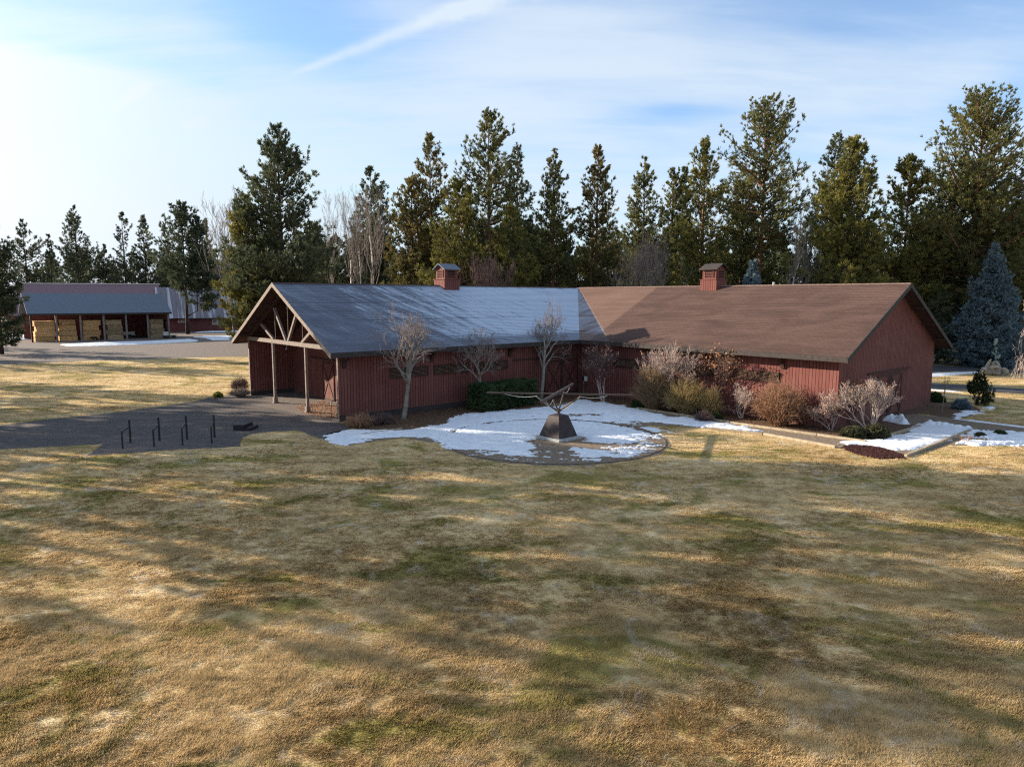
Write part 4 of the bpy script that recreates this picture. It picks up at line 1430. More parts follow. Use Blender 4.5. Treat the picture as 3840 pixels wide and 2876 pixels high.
def bare_tree(name, label, cat, spec, seed, trunk_m, twig_m, stems=1, lean=0.0, levels=4, trunk_r=0.14, trunk_frac=0.3, spread=0.62, up=0.22,
              kids=(3, 5), leaves=None, group=None, clear=0.35, minr=0.008, thr=0.03, wander=0.14, top_kids=None, top_len=1.0):
    X, Y, h, r = spec
    rng = np.random.default_rng(seed)
    segs, tips = [], []
    for k in range(stems):
        a = 2 * math.pi * (k + rng.random() * 0.6) / stems
        l = lean * rng.uniform(0.5, 1.2)
        d0 = (math.cos(a) * l + 0.02, math.sin(a) * l, 1.0)
        off = np.array([math.cos(a), math.sin(a), 0]) * (0.10 * (stems > 1))
        grow(rng, off, d0, h * (0.62 if levels > 2 else 0.8), trunk_r, levels, spread, up, 6, kids, (0.42, 0.70), segs, tips, wander, clear, minr, top_kids, top_len)
    segs, tips = fit(segs, tips, r, h)
    o = empty(name, (X, Y, 0), 0, label, cat, group)
    big, small = split_segs(segs, thr)
    mesh_obj("trunk", segs_mesh("trunk", big, trunk_m, 7), o)
    if small:
        mesh_obj("twigs", segs_mesh("twigs", small, twig_m, 3), o)
    if leaves:
        mesh_obj("leaves", leaf_mesh(rng, tips, leaves[0], leaves[1], leaves[2]), o)
    return o


# small bare trees against the left wing
bare_tree("bare_tree", "bare young tree with rounded reddish crown, nearest the barn's front corner", "tree", (-6.74, 42.26, 7.41, 2.28), 11, M_trunk_pale, M_grey_tw,
          levels=4, top_kids=11, top_len=0.85, trunk_r=0.17, clear=0.30, spread=0.75, up=0.16, kids=(4, 5), group="bare trees in front of the left wing", minr=0.008)
bare_tree("bare_tree", "smallest bare tree with bent trunk, left of the juniper hedge", "tree", (-2.01, 46.11, 5.61, 1.80), 12, M_trunk_pale, M_grey_tw,
          levels=4, top_kids=11, top_len=0.85, trunk_r=0.13, clear=0.45, spread=0.75, up=0.15, kids=(4, 5), group="bare trees in front of the left wing", minr=0.008, wander=0.2)
bare_tree("bare_tree", "tall bare tree with high narrow crown, right of the juniper hedge", "tree", (2.11, 49.99, 7.76, 2.49), 13, M_trunk_pale, M_grey_tw,
          levels=4, top_kids=11, top_len=0.85, trunk_r=0.16, clear=0.32, spread=0.8, up=0.12, kids=(4, 5), group="bare trees in front of the left wing", minr=0.008)
# shrubs in front of the right wing
bare_tree("shrub", "tall vase-shaped shrub on bare leaning stems, closest to the meter box", "shrub", (6.59, 49.16, 4.45, 1.52), 21, M_pale_tw, M_purple_tw,
          stems=4, lean=0.22, levels=4, trunk_r=0.05, clear=0.45, spread=0.5, kids=(3, 5), leaves=(260, 0.05, M_paleleaf), minr=0.009, thr=0.022)
bare_tree("shrub", "wide pinkish bare shrub in front of the right wing, left of the orange leaved one", "shrub", (10.73, 46.31, 4.76, 1.87), 22, M_pale_tw, M_pale_tw,
          stems=6, lean=0.42, levels=4, trunk_r=0.05, clear=0.3, spread=0.5, kids=(4, 5), leaves=(650, 0.05, M_paleleaf), minr=0.010, thr=0.022)
bare_tree("shrub", "tall shrub with clinging orange leaves under the right wing's eave", "shrub", (13.36, 44.83, 4.71, 1.81), 23, M_pale_tw, M_purple_tw,
          stems=4, lean=0.30, levels=4, trunk_r=0.055, clear=0.42, spread=0.55, kids=(3, 5), leaves=(900, 0.06, M_dryleaf), minr=0.009, thr=0.022)
bare_tree("shrub", "tangled pale bare shrub with twisted stems, left of the brown domed shrub", "shrub", (14.41, 42.57, 2.31, 1.32), 24, M_pale_tw, M_pale_tw,
          stems=5, lean=0.55, levels=4, trunk_r=0.04, clear=0.2, spread=0.7, kids=(3, 5), leaves=(220, 0.04, M_paleleaf), minr=0.009, thr=0.02, wander=0.25)
bare_tree("shrub", "small pinkish shrub with dry leaves by the right wing's near corner", "shrub", (18.30, 38.83, 1.93, 1.15), 25, M_pale_tw, M_pale_tw,
          stems=4, lean=0.45, levels=4, trunk_r=0.035, clear=0.25, spread=0.6, kids=(3, 5), leaves=(520, 0.04, M_paleleaf), minr=0.009, thr=0.02)
bare_tree("shrub", "big round bare shrub on several white stems at the gable corner", "shrub", (20.01, 37.77, 3.22, 1.88), 26, M_pale_tw, M_pale_tw,
          stems=6, lean=0.55, levels=4, trunk_r=0.055, clear=0.35, spread=0.6, kids=(4, 5), leaves=(620, 0.045, M_paleleaf), minr=0.009, thr=0.02)
bare_tree("shrub", "shrub full of orange leaves behind the big white stemmed shrub", "shrub", (20.01, 39.99, 2.86, 0.81), 27, M_purple_tw, M_purple_tw,
          stems=4, lean=0.3, levels=4, trunk_r=0.03, clear=0.2, spread=0.5, kids=(4, 5), leaves=(1100, 0.05, M_dryleaf), minr=0.008, thr=0.02)
bare_tree("sapling", "thin bare sapling standing in the bed right of the gable wall", "tree", (28.40, 44.88, 2.68, 0.27), 28, M_trunk_pale, M_grey_tw,
          levels=2, trunk_r=0.04, clear=0.4, spread=0.4, kids=(3, 5), minr=0.007)
bare_tree("shrub", "low twiggy plant in the snow just right of the long timber edging", "shrub", (23.83, 35.47, 0.52, 0.31), 29, M_russet_tw, M_russet_tw,
          stems=6, lean=0.5, levels=2, trunk_r=0.014, clear=0.2, kids=(3, 5), minr=0.006, thr=0.012)


def twig_dome(name, label, spec, seed, m, n=420, group=None, leaves=None, flat=1.0, rad=0.011):
    """dense deciduous shrub: many thin stems fanning from one foot"""
    X, Y, h, r = spec
    rng = np.random.default_rng(seed)
    segs, tips = [], []
    for k in range(n):
        a = rng.uniform(0, 6.283)
        el = math.acos(rng.uniform(0.0, 1.0))          # 0 = up
        rr = rng.uniform(0.72, 1.05)
        end = np.array([math.cos(a) * math.sin(el) * r, math.sin(a) * math.sin(el) * r, h * (0.30 + 0.70 * math.cos(el))]) * rr
        foot = np.array([math.cos(a), math.sin(a), 0]) * rng.uniform(0.02, 0.25) * r
        midp = foot * 0.6 + end * np.array([0.42, 0.42, 0.62]) + rng.normal(0, 0.04, 3)
        q1 = foot * 0.45 + midp * 0.55 + rng.normal(0, 0.02, 3)
        segs += [(foot, q1, rad * 1.5, rad * 1.2), (q1, midp, rad * 1.2, rad), (midp, end, rad, rad * 0.5)]
        tips.append(end)
        for j in range(3):
            t = rng.uniform(0.2, 0.95)
            s = midp * (1 - t) + end * t
            e2 = s + (end - midp) * 0.35 + rng.normal(0, 0.13 * r, 3)
            e2[2] = max(0.05, e2[2])
            segs.append((s, e2, rad * 0.8, rad * 0.4))
            tips.append(e2)
    o = empty(name, (X, Y, 0), 0, label, "shrub", group)
    mesh_obj("stems", segs_mesh("stems", segs, m, 3), o)
    if leaves:
        mesh_obj("leaves", leaf_mesh(rng, tips, leaves[0], leaves[1], leaves[2], jit=0.05), o)
    return o


twig_dome("shrub", "dull olive twiggy shrub behind the right end of the long sculpture pole", (9.45, 45.90, 3.08, 1.42), 31, M_olive_tw, 520)
twig_dome("shrub", "bright yellow-green twiggy shrub, the widest of the yellow ones", (11.40, 44.44, 2.32, 1.50), 32, M_yel_tw, 560)
twig_dome("shrub", "narrow upright yellow shrub below the orange leaved one", (12.76, 43.40, 1.91, 0.76), 33, M_yel_tw, 300)
twig_dome("shrub", "large russet brown domed shrub against the sunlit wall", (15.84, 40.23, 2.66, 1.57), 34, M_russet_tw, 760)
twig_dome("shrub", "low pinkish ground shrub in front of the yellow shrubs", (11.80, 41.72, 0.63, 0.67), 35, M_purple_tw, 220)
twig_dome("shrub", "low reddish shrub at the foot of the left wing's near corner", (-8.87, 39.59, 0.80, 0.91), 36, M_russet_tw, 260)
twig_dome("shrub", "low brown shrub left of the round crowned tree's foot", (-7.74, 40.50, 0.67, 0.82), 37, M_purple_tw, 220)
twig_dome("shrub", "bare purple-grey shrub beside the far wall of the porch", (-21.75, 54.56, 1.16, 0.73), 38, M_purple_tw, 340, rad=0.014)
twig_dome("shrub", "low silver-grey shrub in front of the purple one by the porch", (-20.67, 51.72, 0.67, 0.84), 39, M_grey_tw, 260)


def tuft_shrub(name, label, spec, seed, m, n=900, cat="shrub", L=0.16, w=0.03, blades=7, flat=0.5, group=None, boxy=1.0):
    X, Y, h, r = spec
    rng = np.random.default_rng(seed)
    d = rng.normal(0, 1, (n, 3))
    d[:, 2] = np.abs(d[:, 2])
    d /= np.linalg.norm(d, axis=1, keepdims=True)
    d = np.sign(d) * np.abs(d) ** boxy
    rr = rng.uniform(0.45, 1.0, (n, 1)) ** 0.5 * (0.85 + 0.5 * fbm(d[:, 0] * 2.5 + 5, d[:, 1] * 2.5 + d[:, 2] * 2, seed)[:, None])
    pos = d * rr * np.array([r, r, h])
    pos[:, 2] = np.maximum(pos[:, 2], 0.03)
    dirs = d * 0.8 + np.array([0, 0, 0.35])
    V, F, t = tuft_arrays(rng, pos, dirs, L, w, blades, 0.5)
    o = empty(name, (X, Y, 0), 0, label, cat, group)
    mesh_obj("foliage", np_mesh("foliage", V, F, m, t), o)
    st = [(np.zeros(3), p * 0.8, 0.02, 0.006) for p in pos[rng.integers(0, n, 40)]]
    mesh_obj("stems", segs_mesh("stems", st, M_bark_d, 4), o)
    return o


def hedge():
    rng = np.random.default_rng(41)
    p, q = np.array((-1.63, 44.42)), np.array((1.97, 48.22))
    c = (p + q) / 2
    u = (q - p) / np.linalg.norm(q - p)
    v = np.array([-u[1], u[0]])
    ln = np.linalg.norm(q - p)
    n = 4200
    a, b_, z = rng.uniform(-0.5, 0.5, n), rng.uniform(0, 1.0, n), rng.uniform(0, 1, n) ** 0.7
    top = 1.65 + 0.5 * fbm(a * 4, b_ * 2, 3)
    edge = 0.9 + 0.25 * fbm(a * 5, z * 3, 8)
    pos = np.stack([c[0] + u[0] * a * ln * (1.02 - 0.10 * z) + v[0] * (b_ * 2.2 * edge - 0.0), c[1] + u[1] * a * ln * (1.02 - 0.10 * z) + v[1] * b_ * 2.2 * edge, z * top], 1)
    pos[:, :2] -= c
    pos = pos.astype(float)
    dirs = np.stack([-v[0] * (0.7 - b_), -v[1] * (0.7 - b_), 0.5 * np.ones(n)], 1) + rng.normal(0, 0.3, (n, 3))
    V, F, t = tuft_arrays(rng, pos, dirs, 0.26, 0.04, 9, 0.5)
    o = empty("juniper_hedge", (c[0], c[1], 0), 0, "dark green boxy juniper between two bare trees at the left wing's wall", "shrub")
    mesh_obj("foliage", np_mesh("foliage", V, F, M_juniper, t), o)
    st = [(np.array([pos[i, 0] * 0.6, pos[i, 1] * 0.6, 0.0]), pos[i] * np.array([1, 1, 0.8]), 0.03, 0.01) for i in rng.integers(0, n, 60)]
    mesh_obj("stems", segs_mesh("stems", st, M_bark_d, 4), o)


hedge()
tuft_shrub("evergreen_shrub", "low grey-green evergreen shrub under the big white stemmed shrub, left half", (18.64, 36.98, 0.69, 0.80), 42, M_shrubgreen, 1100, L=0.12, w=0.035)
tuft_shrub("evergreen_shrub", "low grey-green evergreen shrub under the big white stemmed shrub, right half", (19.84, 36.99, 0.77, 0.82), 43, M_shrubgreen, 1100, L=0.12, w=0.035)
tuft_shrub("evergreen_shrub", "small dark evergreen shrub behind the olive twiggy shrub's foot", (9.14, 46.88, 0.61, 1.07), 44, M_juniper, 700, L=0.14, w=0.03)
tuft_shrub("evergreen_shrub", "small round dark green shrub at the foot of the yellow upright shrub", (12.79, 42.38, 0.47, 0.40), 45, M_juniper, 300, L=0.1, w=0.03)
tuft_shrub("evergreen_shrub", "low blue-green juniper against the gable wall's far corner", (31.18, 50.03, 0.69, 0.57), 46, M_juniper, 600, L=0.18, w=0.035)
tuft_shrub("evergreen_shrub", "low blue-grey spruce bush left of the small dark pine", (30.85, 46.64, 0.74, 0.60), 47, M_blue, 800, L=0.16, w=0.03)
tuft_shrub("evergreen_shrub", "small dark green mound in the snow, nearer the long timber edging", (25.66, 37.07, 0.26, 0.32), 48, M_shrubgreen, 350, L=0.1, w=0.03)
tuft_shrub("evergreen_shrub", "dark green mound in the snow at the right edge of the bed", (26.97, 37.34, 0.34, 0.38), 49, M_juniper, 350, L=0.1, w=0.03)
tuft_shrub("evergreen_shrub", "low yellow-green bush at the edge of the drive, left of the barn", (-22.11, 51.21, 0.46, 0.34), 50, needle_material("yellow_green_bush", (0.120, 0.128, 0.022), (0.330, 0.300, 0.075), (0.390, 0.300, 0.075)), 300, L=0.14, w=0.035)


# ------------------------------------------------------------------ conifers
def pine_parts(seed, h, r, base=0.25, dens=1.0, shape=0.8, el=(-0.10, 0.95), tuft=0.55, blades=8, width=0.085, uneven=0.5, needle=None, bark=None,
               leaders=(), lean=0.0, bushy=0.15, flatten=0.0, limbs=True):
    """trunk mesh and crown mesh of a conifer: whorls of upturned limbs ending in needle tufts"""
    rng = np.random.default_rng(seed)
    axes = [(0.0, 0.0, 0.0, h, r, base)]
    for (az, off, z0, z1, rr) in leaders:          # extra tops: forked leaders
        axes.append((math.cos(az) * off, math.sin(az) * off, z0 * h, z1 * h, rr * r, 0.0))
    Ps, Ds, Ls, limb = [], [], [], []
    for ai, (ax, ay, zb, zt, rr, bs) in enumerate(axes):
        hh = zt - zb
        nb = int(max(16, (hh * (1 - bs)) * 6.6 * dens))
        u = np.sort(rng.random(nb) ** 0.92)
        z = zb + hh * (bs + (1 - bs) * u)
        az = rng.uniform(0, 2 * math.pi, nb)
        prof = np.minimum(1.0, 0.55 + 1.8 * u) * (1 - u) ** (shape + 0.20)
        lump = 1 + uneven * 1.6 * fbm(np.cos(az) * 1.6 + u * 3.0 + seed, np.sin(az) * 1.6 + z * 0.22, seed % 97, 3)
        Lb = np.maximum(0.28, 1.66 * rr * prof * lump * rng.uniform(0.55, 1.05, nb) + 0.12)
        ele = el[0] + (el[1] - el[0]) * u ** 1.3 + rng.normal(0, 0.12, nb)
        for i in range(nb):
            k = int(3 + Lb[i] * 4.6 * dens)
            s = 1 - rng.random(k) ** 1.35 * 0.8
            s[0] = 1.0
            lat = rng.normal(0, 1, k) * bushy * Lb[i] * (1.15 - 0.6 * s) + rng.normal(0, 0.10, k)
            ver = rng.normal(0, 0.05 * Lb[i] + 0.12, k)
            ca, sa = math.cos(az[i]), math.sin(az[i])
            rad = Lb[i] * s * math.cos(ele[i] * 0.6)
            zz_ = z[i] + Lb[i] * (s * math.sin(ele[i]) + 0.26 * s * s) + ver - flatten * Lb[i] * s
            Ps.append(np.stack([ax + ca * rad - sa * lat, ay + sa * rad + ca * lat, zz_], 1))
            dd = np.stack([np.full(k, ca) * 0.7 - sa * lat * 0.3, np.full(k, sa) * 0.7 + ca * lat * 0.3, np.full(k, 0.80 + 0.5 * u[i])], 1)
            Ds.append(dd)
            Ls.append(np.full(k, tuft) * (1.05 - 0.35 * u[i]))
            if limbs and Lb[i] > 0.8:
                p0 = np.array([ax, ay, z[i]])
                p1 = np.array([ax + ca * Lb[i] * 0.5, ay + sa * Lb[i] * 0.5, z[i] + Lb[i] * (0.5 * math.sin(ele[i]) + 0.065 - flatten * 0.5)])
                p2 = np.array([ax + ca * Lb[i] * 0.97 * math.cos(ele[i] * 0.6), ay + sa * Lb[i] * 0.97 * math.cos(ele[i] * 0.6), z[i] + Lb[i] * (math.sin(ele[i]) + 0.25 - flatten)])
                rl = 0.018 * Lb[i] + 0.012
                limb += [(p0, p1, rl, rl * 0.75), (p1, p2, rl * 0.75, 0.012)]
        # tuft at the very top
        Ps.append(np.array([[ax, ay, zt - 0.2], [ax, ay, zt - 0.55], [ax, ay, zt - 0.9]]))
        Ds.append(np.array([[0, 0, 1.0]] * 3))
        Ls.append(np.full(3, tuft * 0.9))
    P = np.concatenate(Ps)
    Dm = np.concatenate(Ds)
    Lt = np.concatenate(Ls)
    P[:, 0] += lean * P[:, 2] ** 2 / h
    V, F, t = tuft_arrays(rng, P, Dm, Lt, width * 0.68, blades + 4, 0.55)
    crown = np_mesh("crown", V, F, needle, t)
    # trunk
    tr = MB()
    k = 9
    rt = 0.0095 * h + 0.10
    pts, rs = [], []
    wob = rng.normal(0, 0.06, (k, 2))
    for i in range(k):
        f = i / (k - 1)
        pts.append((wob[i, 0] * (0 < i < k - 1) + lean * h * f * f, wob[i, 1] * (0 < i < k - 1), h * f * 0.985 - (0.15 if i == 0 else 0)))
        rs.append(max(0.03, rt * (1.25 if i == 0 else 1.0) * (1 - f) ** 0.85))
    tr.tube(pts, rs, 9)
    for (ax, ay, zb, zt, rr, bs) in axes[1:]:
        tr.tube([(0, 0, zb - 0.6), (ax * 0.8, ay * 0.8, zb + 0.6), (ax, ay, zt - 0.3)], [0.16, 0.12, 0.03], 6)
    tm = bpy.data.meshes.new("trunk")
    V2 = np.array(tr.v)
    tm.from_pydata([tuple(v) for v in V2], [], tr.f)
    if limb:
        n0 = len(V2)
        lm = segs_mesh("limbs", limb, bark, 4)
        lv = np.empty(len(lm.vertices) * 3, np.float32)
        lm.vertices.foreach_get('co', lv)
        lf = [tuple(i + n0 for i in p.vertices) for p in lm.polygons]
        allv = [tuple(v) for v in V2] + [tuple(v) for v in lv.reshape(-1, 3)]
        bpy.data.meshes.remove(lm)
        bpy.data.meshes.remove(tm)
        tm = bpy.data.meshes.new("trunk")
        tm.from_pydata(allv, [], tr.f + lf)
    tm.polygons.foreach_set('use_smooth', [True] * len(tm.polygons))
    tm.materials.append(bark)
    return tm, crown


def conifer(name, label, spec, seed, needle, bark, cat="tree", group=None, **k):
    X, Y, h, r = spec
    tm, cm = pine_parts(seed, h, r, needle=needle, bark=bark, **k)
    o = empty(name, (X, Y, 0), 0, label, cat, group)
    mesh_obj("trunk", tm, o)
    mesh_obj("crown", cm, o)
    return o


GP = "pines of the grove behind the barn"
GL = "pines round the hay shed"
FAR = dict(tuft=0.75, blades=7, width=0.13)
# --- left background
conifer("pine_tree", "dark pine cut by the left edge of the picture, left of the hay shed roof", (-66.98, 90.00, 18.00, 2.66), 101, M_pine_dk, M_bark_d, group=GL, base=0.03, dens=1.5, shape=0.5)
conifer("pine_tree", "loose ragged topped pine above the stable, second from the left edge", (-124.89, 179.00, 26.56, 4.58), 102, M_pine_dk, M_bark_d, group=GL, base=0.15, dens=0.75, shape=0.6, uneven=0.9, **FAR)
conifer("pine_tree", "slim short pine standing just left of the tallest pine above the hay shed", (-119.91, 181.00, 23.04, 2.44), 103, M_pine_dk, M_bark_d, group=GL, base=0.1, dens=0.7, **FAR)
conifer("pine_tree", "tall broad pine rising alone above the left half of the hay shed roof", (-112.89, 181.00, 30.41, 5.36), 104, M_pine_dk, M_bark_d, group=GL, base=0.12, dens=0.8, shape=0.75, uneven=0.7, **FAR)
conifer("pine_tree", "short bushy pine in the gap above the middle of the hay shed", (-107.49, 184.00, 20.71, 3.71), 105, M_pine_dk, M_bark_d, group=GL, base=0.05, dens=0.8, **FAR)
conifer("pine_tree", "thin pine with sparse topknot above the hay shed's middle", (-98.41, 177.00, 28.23, 3.10), 106, M_pine_dk, M_bark_d, group=GL, base=0.15, dens=0.6, shape=0.6, uneven=0.9, **FAR)
conifer("pine_tree", "narrow dense spire above the right half of the hay shed", (-93.62, 178.00, 27.68, 3.35), 107, M_pine_dk, M_bark_d, group=GL, base=0.08, dens=0.9, shape=0.7, **FAR)
conifer("pine_tree", "narrow pine just left of the double-trunked one by the hay shed", (-89.21, 180.00, 26.06, 3.15), 108, M_pine_dk, M_bark_d, group=GL, base=0.15, dens=0.8, **FAR)
conifer("pine_tree", "dense dark pine on twin bare trunks before the ribbed roof building", (-65.94, 140.00, 25.82, 4.33), 109, M_pine_dk, M_bark_d, group=GL, base=0.34, dens=1.0, shape=0.5, leaders=((0.2, 2.6, 0.16, 0.90, 0.7),), **FAR)
conifer("pine_tree", "small pale green pine behind the ribbed roof building", (-77.83, 178.00, 27.03, 2.87), 110, M_pine_md, M_bark_d, group=GL, base=0.1, dens=0.8, **FAR)
# --- the big pines left of the gable
conifer("pine_tree", "tallest dark pine towering right behind the porch gable", (-26.41, 80.00, 26.55, 5.06), 111, M_pine_dk, M_bark_d, group=GP, base=0.12, dens=1.35, shape=0.62, uneven=0.75, tuft=0.62, blades=8, width=0.10)
conifer("pine_tree", "lower olive pine whose trunk stands on the grass left of the porch gable", (-30.40, 80.00, 18.65, 2.48), 112, M_pine_ol, M_bark_d, group=GP, base=0.10, dens=1.3, shape=0.42, uneven=0.6, tuft=0.6, blades=8, width=0.10)
# --- behind the barn, left to right
conifer("pine_tree", "dark pine standing behind the white birches", (-23.67, 118.00, 28.51, 5.00), 113, M_pine_dk, M_bark_d, group=GP, base=0.12, dens=0.9, shape=0.5, **FAR)
conifer("pine_tree", "pine with slim spire over rusty lower boughs, right of the birches", (-10.95, 94.00, 28.46, 3.23), 114, M_pine_br, M_bark_p, group=GP, base=0.32, dens=1.05, shape=0.55, uneven=0.6, tuft=0.62, width=0.10)
conifer("pine_tree", "lower rusty brown bushy pine beside the slim spired one", (-13.19, 92.00, 22.49, 3.65), 115, M_pine_br, M_bark_d, group=GP, base=0.05, dens=1.2, shape=0.38, uneven=0.5, tuft=0.62, width=0.10)
conifer("pine_tree", "tall open crowned pine with orange bare trunk above the left cupola", (-3.12, 92.00, 31.07, 5.26), 116, M_pine_md, M_bark_p, group=GP, base=0.30, dens=1.1, shape=0.60, uneven=0.8, tuft=0.6, width=0.095)
conifer("pine_tree", "yellow-olive pine with dense low boughs behind the left cupola", (-6.48, 86.00, 21.36, 4.40), 117, M_pine_ol, M_bark_p, group=GP, base=0.06, dens=1.25, shape=0.5, uneven=0.7, tuft=0.6, width=0.10)
conifer("pine_tree", "slender pine leaning against the tallest pine's right side", (0.67, 96.00, 27.43, 2.97), 118, M_pine_dk, M_bark_d, group=GP, base=0.2, dens=0.9, shape=0.5, uneven=0.8, tuft=0.6, width=0.10)
conifer("pine_tree", "short olive pine in front of the gap right of the left cupola", (-0.11, 86.00, 18.25, 3.24), 119, M_pine_ol, M_bark_d, group=GP, base=0.05, dens=1.2, shape=0.45, tuft=0.6, width=0.10)
conifer("pine_tree", "even conical pine above the frosted roof, left one of a matching pair", (5.49, 94.00, 26.85, 3.86), 120, M_pine_md, M_bark_p, group=GP, base=0.15, dens=1.15, shape=0.66, uneven=0.55, tuft=0.6, width=0.10)
conifer("pine_tree", "conical pine with rust tipped crown above the valley of the roofs", (11.29, 94.00, 27.16, 3.86), 121, M_pine_br, M_bark_p, group=GP, base=0.18, dens=1.1, shape=0.68, uneven=0.6, tuft=0.6, width=0.10)
conifer("pine_tree", "medium pine standing right of the gap above the roof valley", (18.62, 100.00, 26.98, 3.63), 122, M_pine_md, M_bark_d, group=GP, base=0.22, dens=0.95, shape=0.62, uneven=0.7, tuft=0.62, width=0.10)
conifer("pine_tree", "lower pine with two blunt tops left of the olive conical pine", (23.68, 104.00, 26.26, 3.43), 123, M_pine_md, M_bark_d, group=GP, base=0.1, dens=0.95, shape=0.5, uneven=0.7, leaders=((0.3, 1.8, 0.55, 1.0, 0.4),), tuft=0.65, width=0.11)
conifer("pine_tree", "olive conical pine rising behind the right cupola", (24.90, 92.00, 27.70, 4.21), 124, M_pine_ol, M_bark_p, group=GP, base=0.10, dens=1.15, shape=0.62, uneven=0.65, tuft=0.6, width=0.10)
conifer("pine_tree", "tall airy pine with wide round top and bare trunk, right of the right cupola", (32.66, 92.00, 32.64, 5.76), 125, M_pine_md, M_bark_p, group=GP, base=0.42, dens=1.15, shape=0.50, uneven=0.6, tuft=0.58, width=0.09, el=(-0.05, 0.9))
conifer("pine_tree", "bushy dark pine low behind the airy tall one", (32.13, 98.00, 23.09, 4.02), 126, M_pine_ol, M_bark_d, group=GP, base=0.04, dens=1.1, shape=0.4, tuft=0.62, width=0.11)
conifer("pine_tree", "dark pine with a dead bare top behind the slanting white birch", (45.34, 100.00, 30.00, 3.63), 127, M_pine_dk, M_bark_d, group=GP, base=0.15, dens=0.9, shape=0.5, uneven=0.9, tuft=0.62, width=0.11)
conifer("pine_tree", "densest bright olive pine between the birches and the right gable", (39.13, 82.00, 25.49, 4.86), 128, M_pine_ol, M_bark_d, group=GP, base=0.03, dens=1.5, shape=0.52, uneven=0.4, tuft=0.6, width=0.10, blades=9)
conifer("pine_tree", "round shouldered olive pine behind the peak of the right gable", (48.23, 86.00, 24.23, 3.94), 129, M_pine_ol, M_bark_p, group=GP, base=0.12, dens=1.3, shape=0.42, uneven=0.5, tuft=0.6, width=0.10)
conifer("pine_tree", "giant broad pine near the right edge, the largest in the picture", (55.23, 84.00, 31.14, 6.67), 130, M_pine_md, M_bark_p, group=GP, base=0.24, dens=1.55, shape=0.44, uneven=0.5, tuft=0.55, width=0.085, el=(-0.02, 1.0))
conifer("pine_tree", "dark shaded pine filling the gap behind the blue spruce", (55.06, 88.00, 19.31, 4.32), 131, M_pine_dk, M_bark_p, group=GP, base=0.28, dens=1.1, shape=0.4, tuft=0.6, width=0.11)
conifer("pine_tree", "pine cut by the right edge of the picture above the blue spruce", (62.11, 84.00, 19.87, 4.13), 132, M_pine_ol, M_bark_p, group=GP, base=0.18, dens=1.1, shape=0.45, tuft=0.6, width=0.10)
conifer("pine_tree", "low dark young pine behind the right eave of the barn", (49.58, 80.00, 7.82, 2.21), 133, M_pine_dk, M_bark_d, group=GP, base=0.02, dens=1.3, shape=0.6, tuft=0.5, width=0.10)

SPR = dict(el=(-0.25, 0.55), flatten=0.12, bushy=0.20, blades=9)
conifer("blue_spruce", "tall silver-blue spruce behind the boulders at the right edge", (53.14, 77.00, 13.28, 3.21), 141, M_blue, M_bark_d, base=0.01, dens=3.6, shape=0.8, uneven=0.35, tuft=0.36, width=0.07, **SPR)
conifer("blue_spruce", "small silver-blue spruce peeping over the roof right of the cupola", (26.88, 78.00, 11.35, 2.41), 142, M_blue, M_bark_d, base=0.01, dens=2.6, shape=0.85, uneven=0.4, tuft=0.42, width=0.08, **SPR)
conifer("pine_tree", "knee-high bushy dark pine by the bed in front of the asphalt road", (33.23, 48.53, 2.09, 0.82), 143, M_smallpine, M_bark_d, base=0.02, dens=4.2, shape=1.05, uneven=0.35, tuft=0.20, width=0.035, blades=8, el=(0.2, 1.2))


# bare broadleaf trees behind
bare_tree("birch_tree", "white stemmed birch in front of the dark pine left of the cupola", "tree", (-16.83, 86.00, 21.34, 2.55), 201, M_birch, M_far_tw, levels=4, top_kids=13, top_len=0.62, trunk_r=0.16, clear=0.3, spread=0.75, up=0.30, kids=(3, 4), group="bare birches behind the barn", minr=0.011, thr=0.075, wander=0.07)
bare_tree("birch_tree", "thin pale birch just right of the dark towering pine", "tree", (-25.22, 96.00, 22.14, 1.94), 202, M_birch, M_far_tw, levels=4, top_kids=13, top_len=0.62, trunk_r=0.14, clear=0.3, spread=0.75, up=0.30, kids=(3, 4), group="bare birches behind the barn", minr=0.011, thr=0.075, wander=0.07)
bare_tree("birch_tree", "second thin birch from the dark towering pine, slightly farther right", "tree", (-22.95, 96.00, 22.63, 1.81), 203, M_birch, M_far_tw, levels=4, top_kids=13, top_len=0.62, trunk_r=0.13, clear=0.3, spread=0.75, up=0.30, kids=(3, 4), group="bare birches behind the barn", minr=0.011, thr=0.075, wander=0.07)
bare_tree("birch_tree", "grey leaning birch standing close left of the white stemmed one", "tree", (-21.97, 100.00, 21.99, 1.75), 204, M_birch, M_far_tw, levels=4, top_kids=13, top_len=0.62, trunk_r=0.16, clear=0.3, spread=0.75, up=0.30, kids=(3, 4), group="bare birches behind the barn", minr=0.011, thr=0.075, wander=0.07)
bare_tree("birch_tree", "spreading white birch with forked stem above the right wing's ridge", "tree", (31.60, 80.00, 18.70, 2.69), 205, M_birch, M_far_tw, levels=4, top_kids=13, top_len=0.62, trunk_r=0.16, clear=0.2, spread=0.75, up=0.30, kids=(3, 4), group="bare birches behind the barn", minr=0.011, thr=0.075)
bare_tree("birch_tree", "thin grey birch just right of the spreading white one", "tree", (37.04, 88.00, 19.27, 1.54), 206, M_trunk_pale, M_far_tw, levels=4, top_kids=13, top_len=0.62, trunk_r=0.13, clear=0.3, spread=0.75, up=0.30, kids=(3, 4), group="bare birches behind the barn", minr=0.011, thr=0.075)
bare_tree("birch_tree", "slanting white birch in front of the pine with the dead top", "tree", (38.35, 88.00, 24.59, 2.37), 207, M_birch, M_far_tw, levels=4, top_kids=13, top_len=0.62, trunk_r=0.14, clear=0.3, spread=0.75, up=0.30, kids=(3, 4), group="bare birches behind the barn", minr=0.011, thr=0.075, wander=0.07)
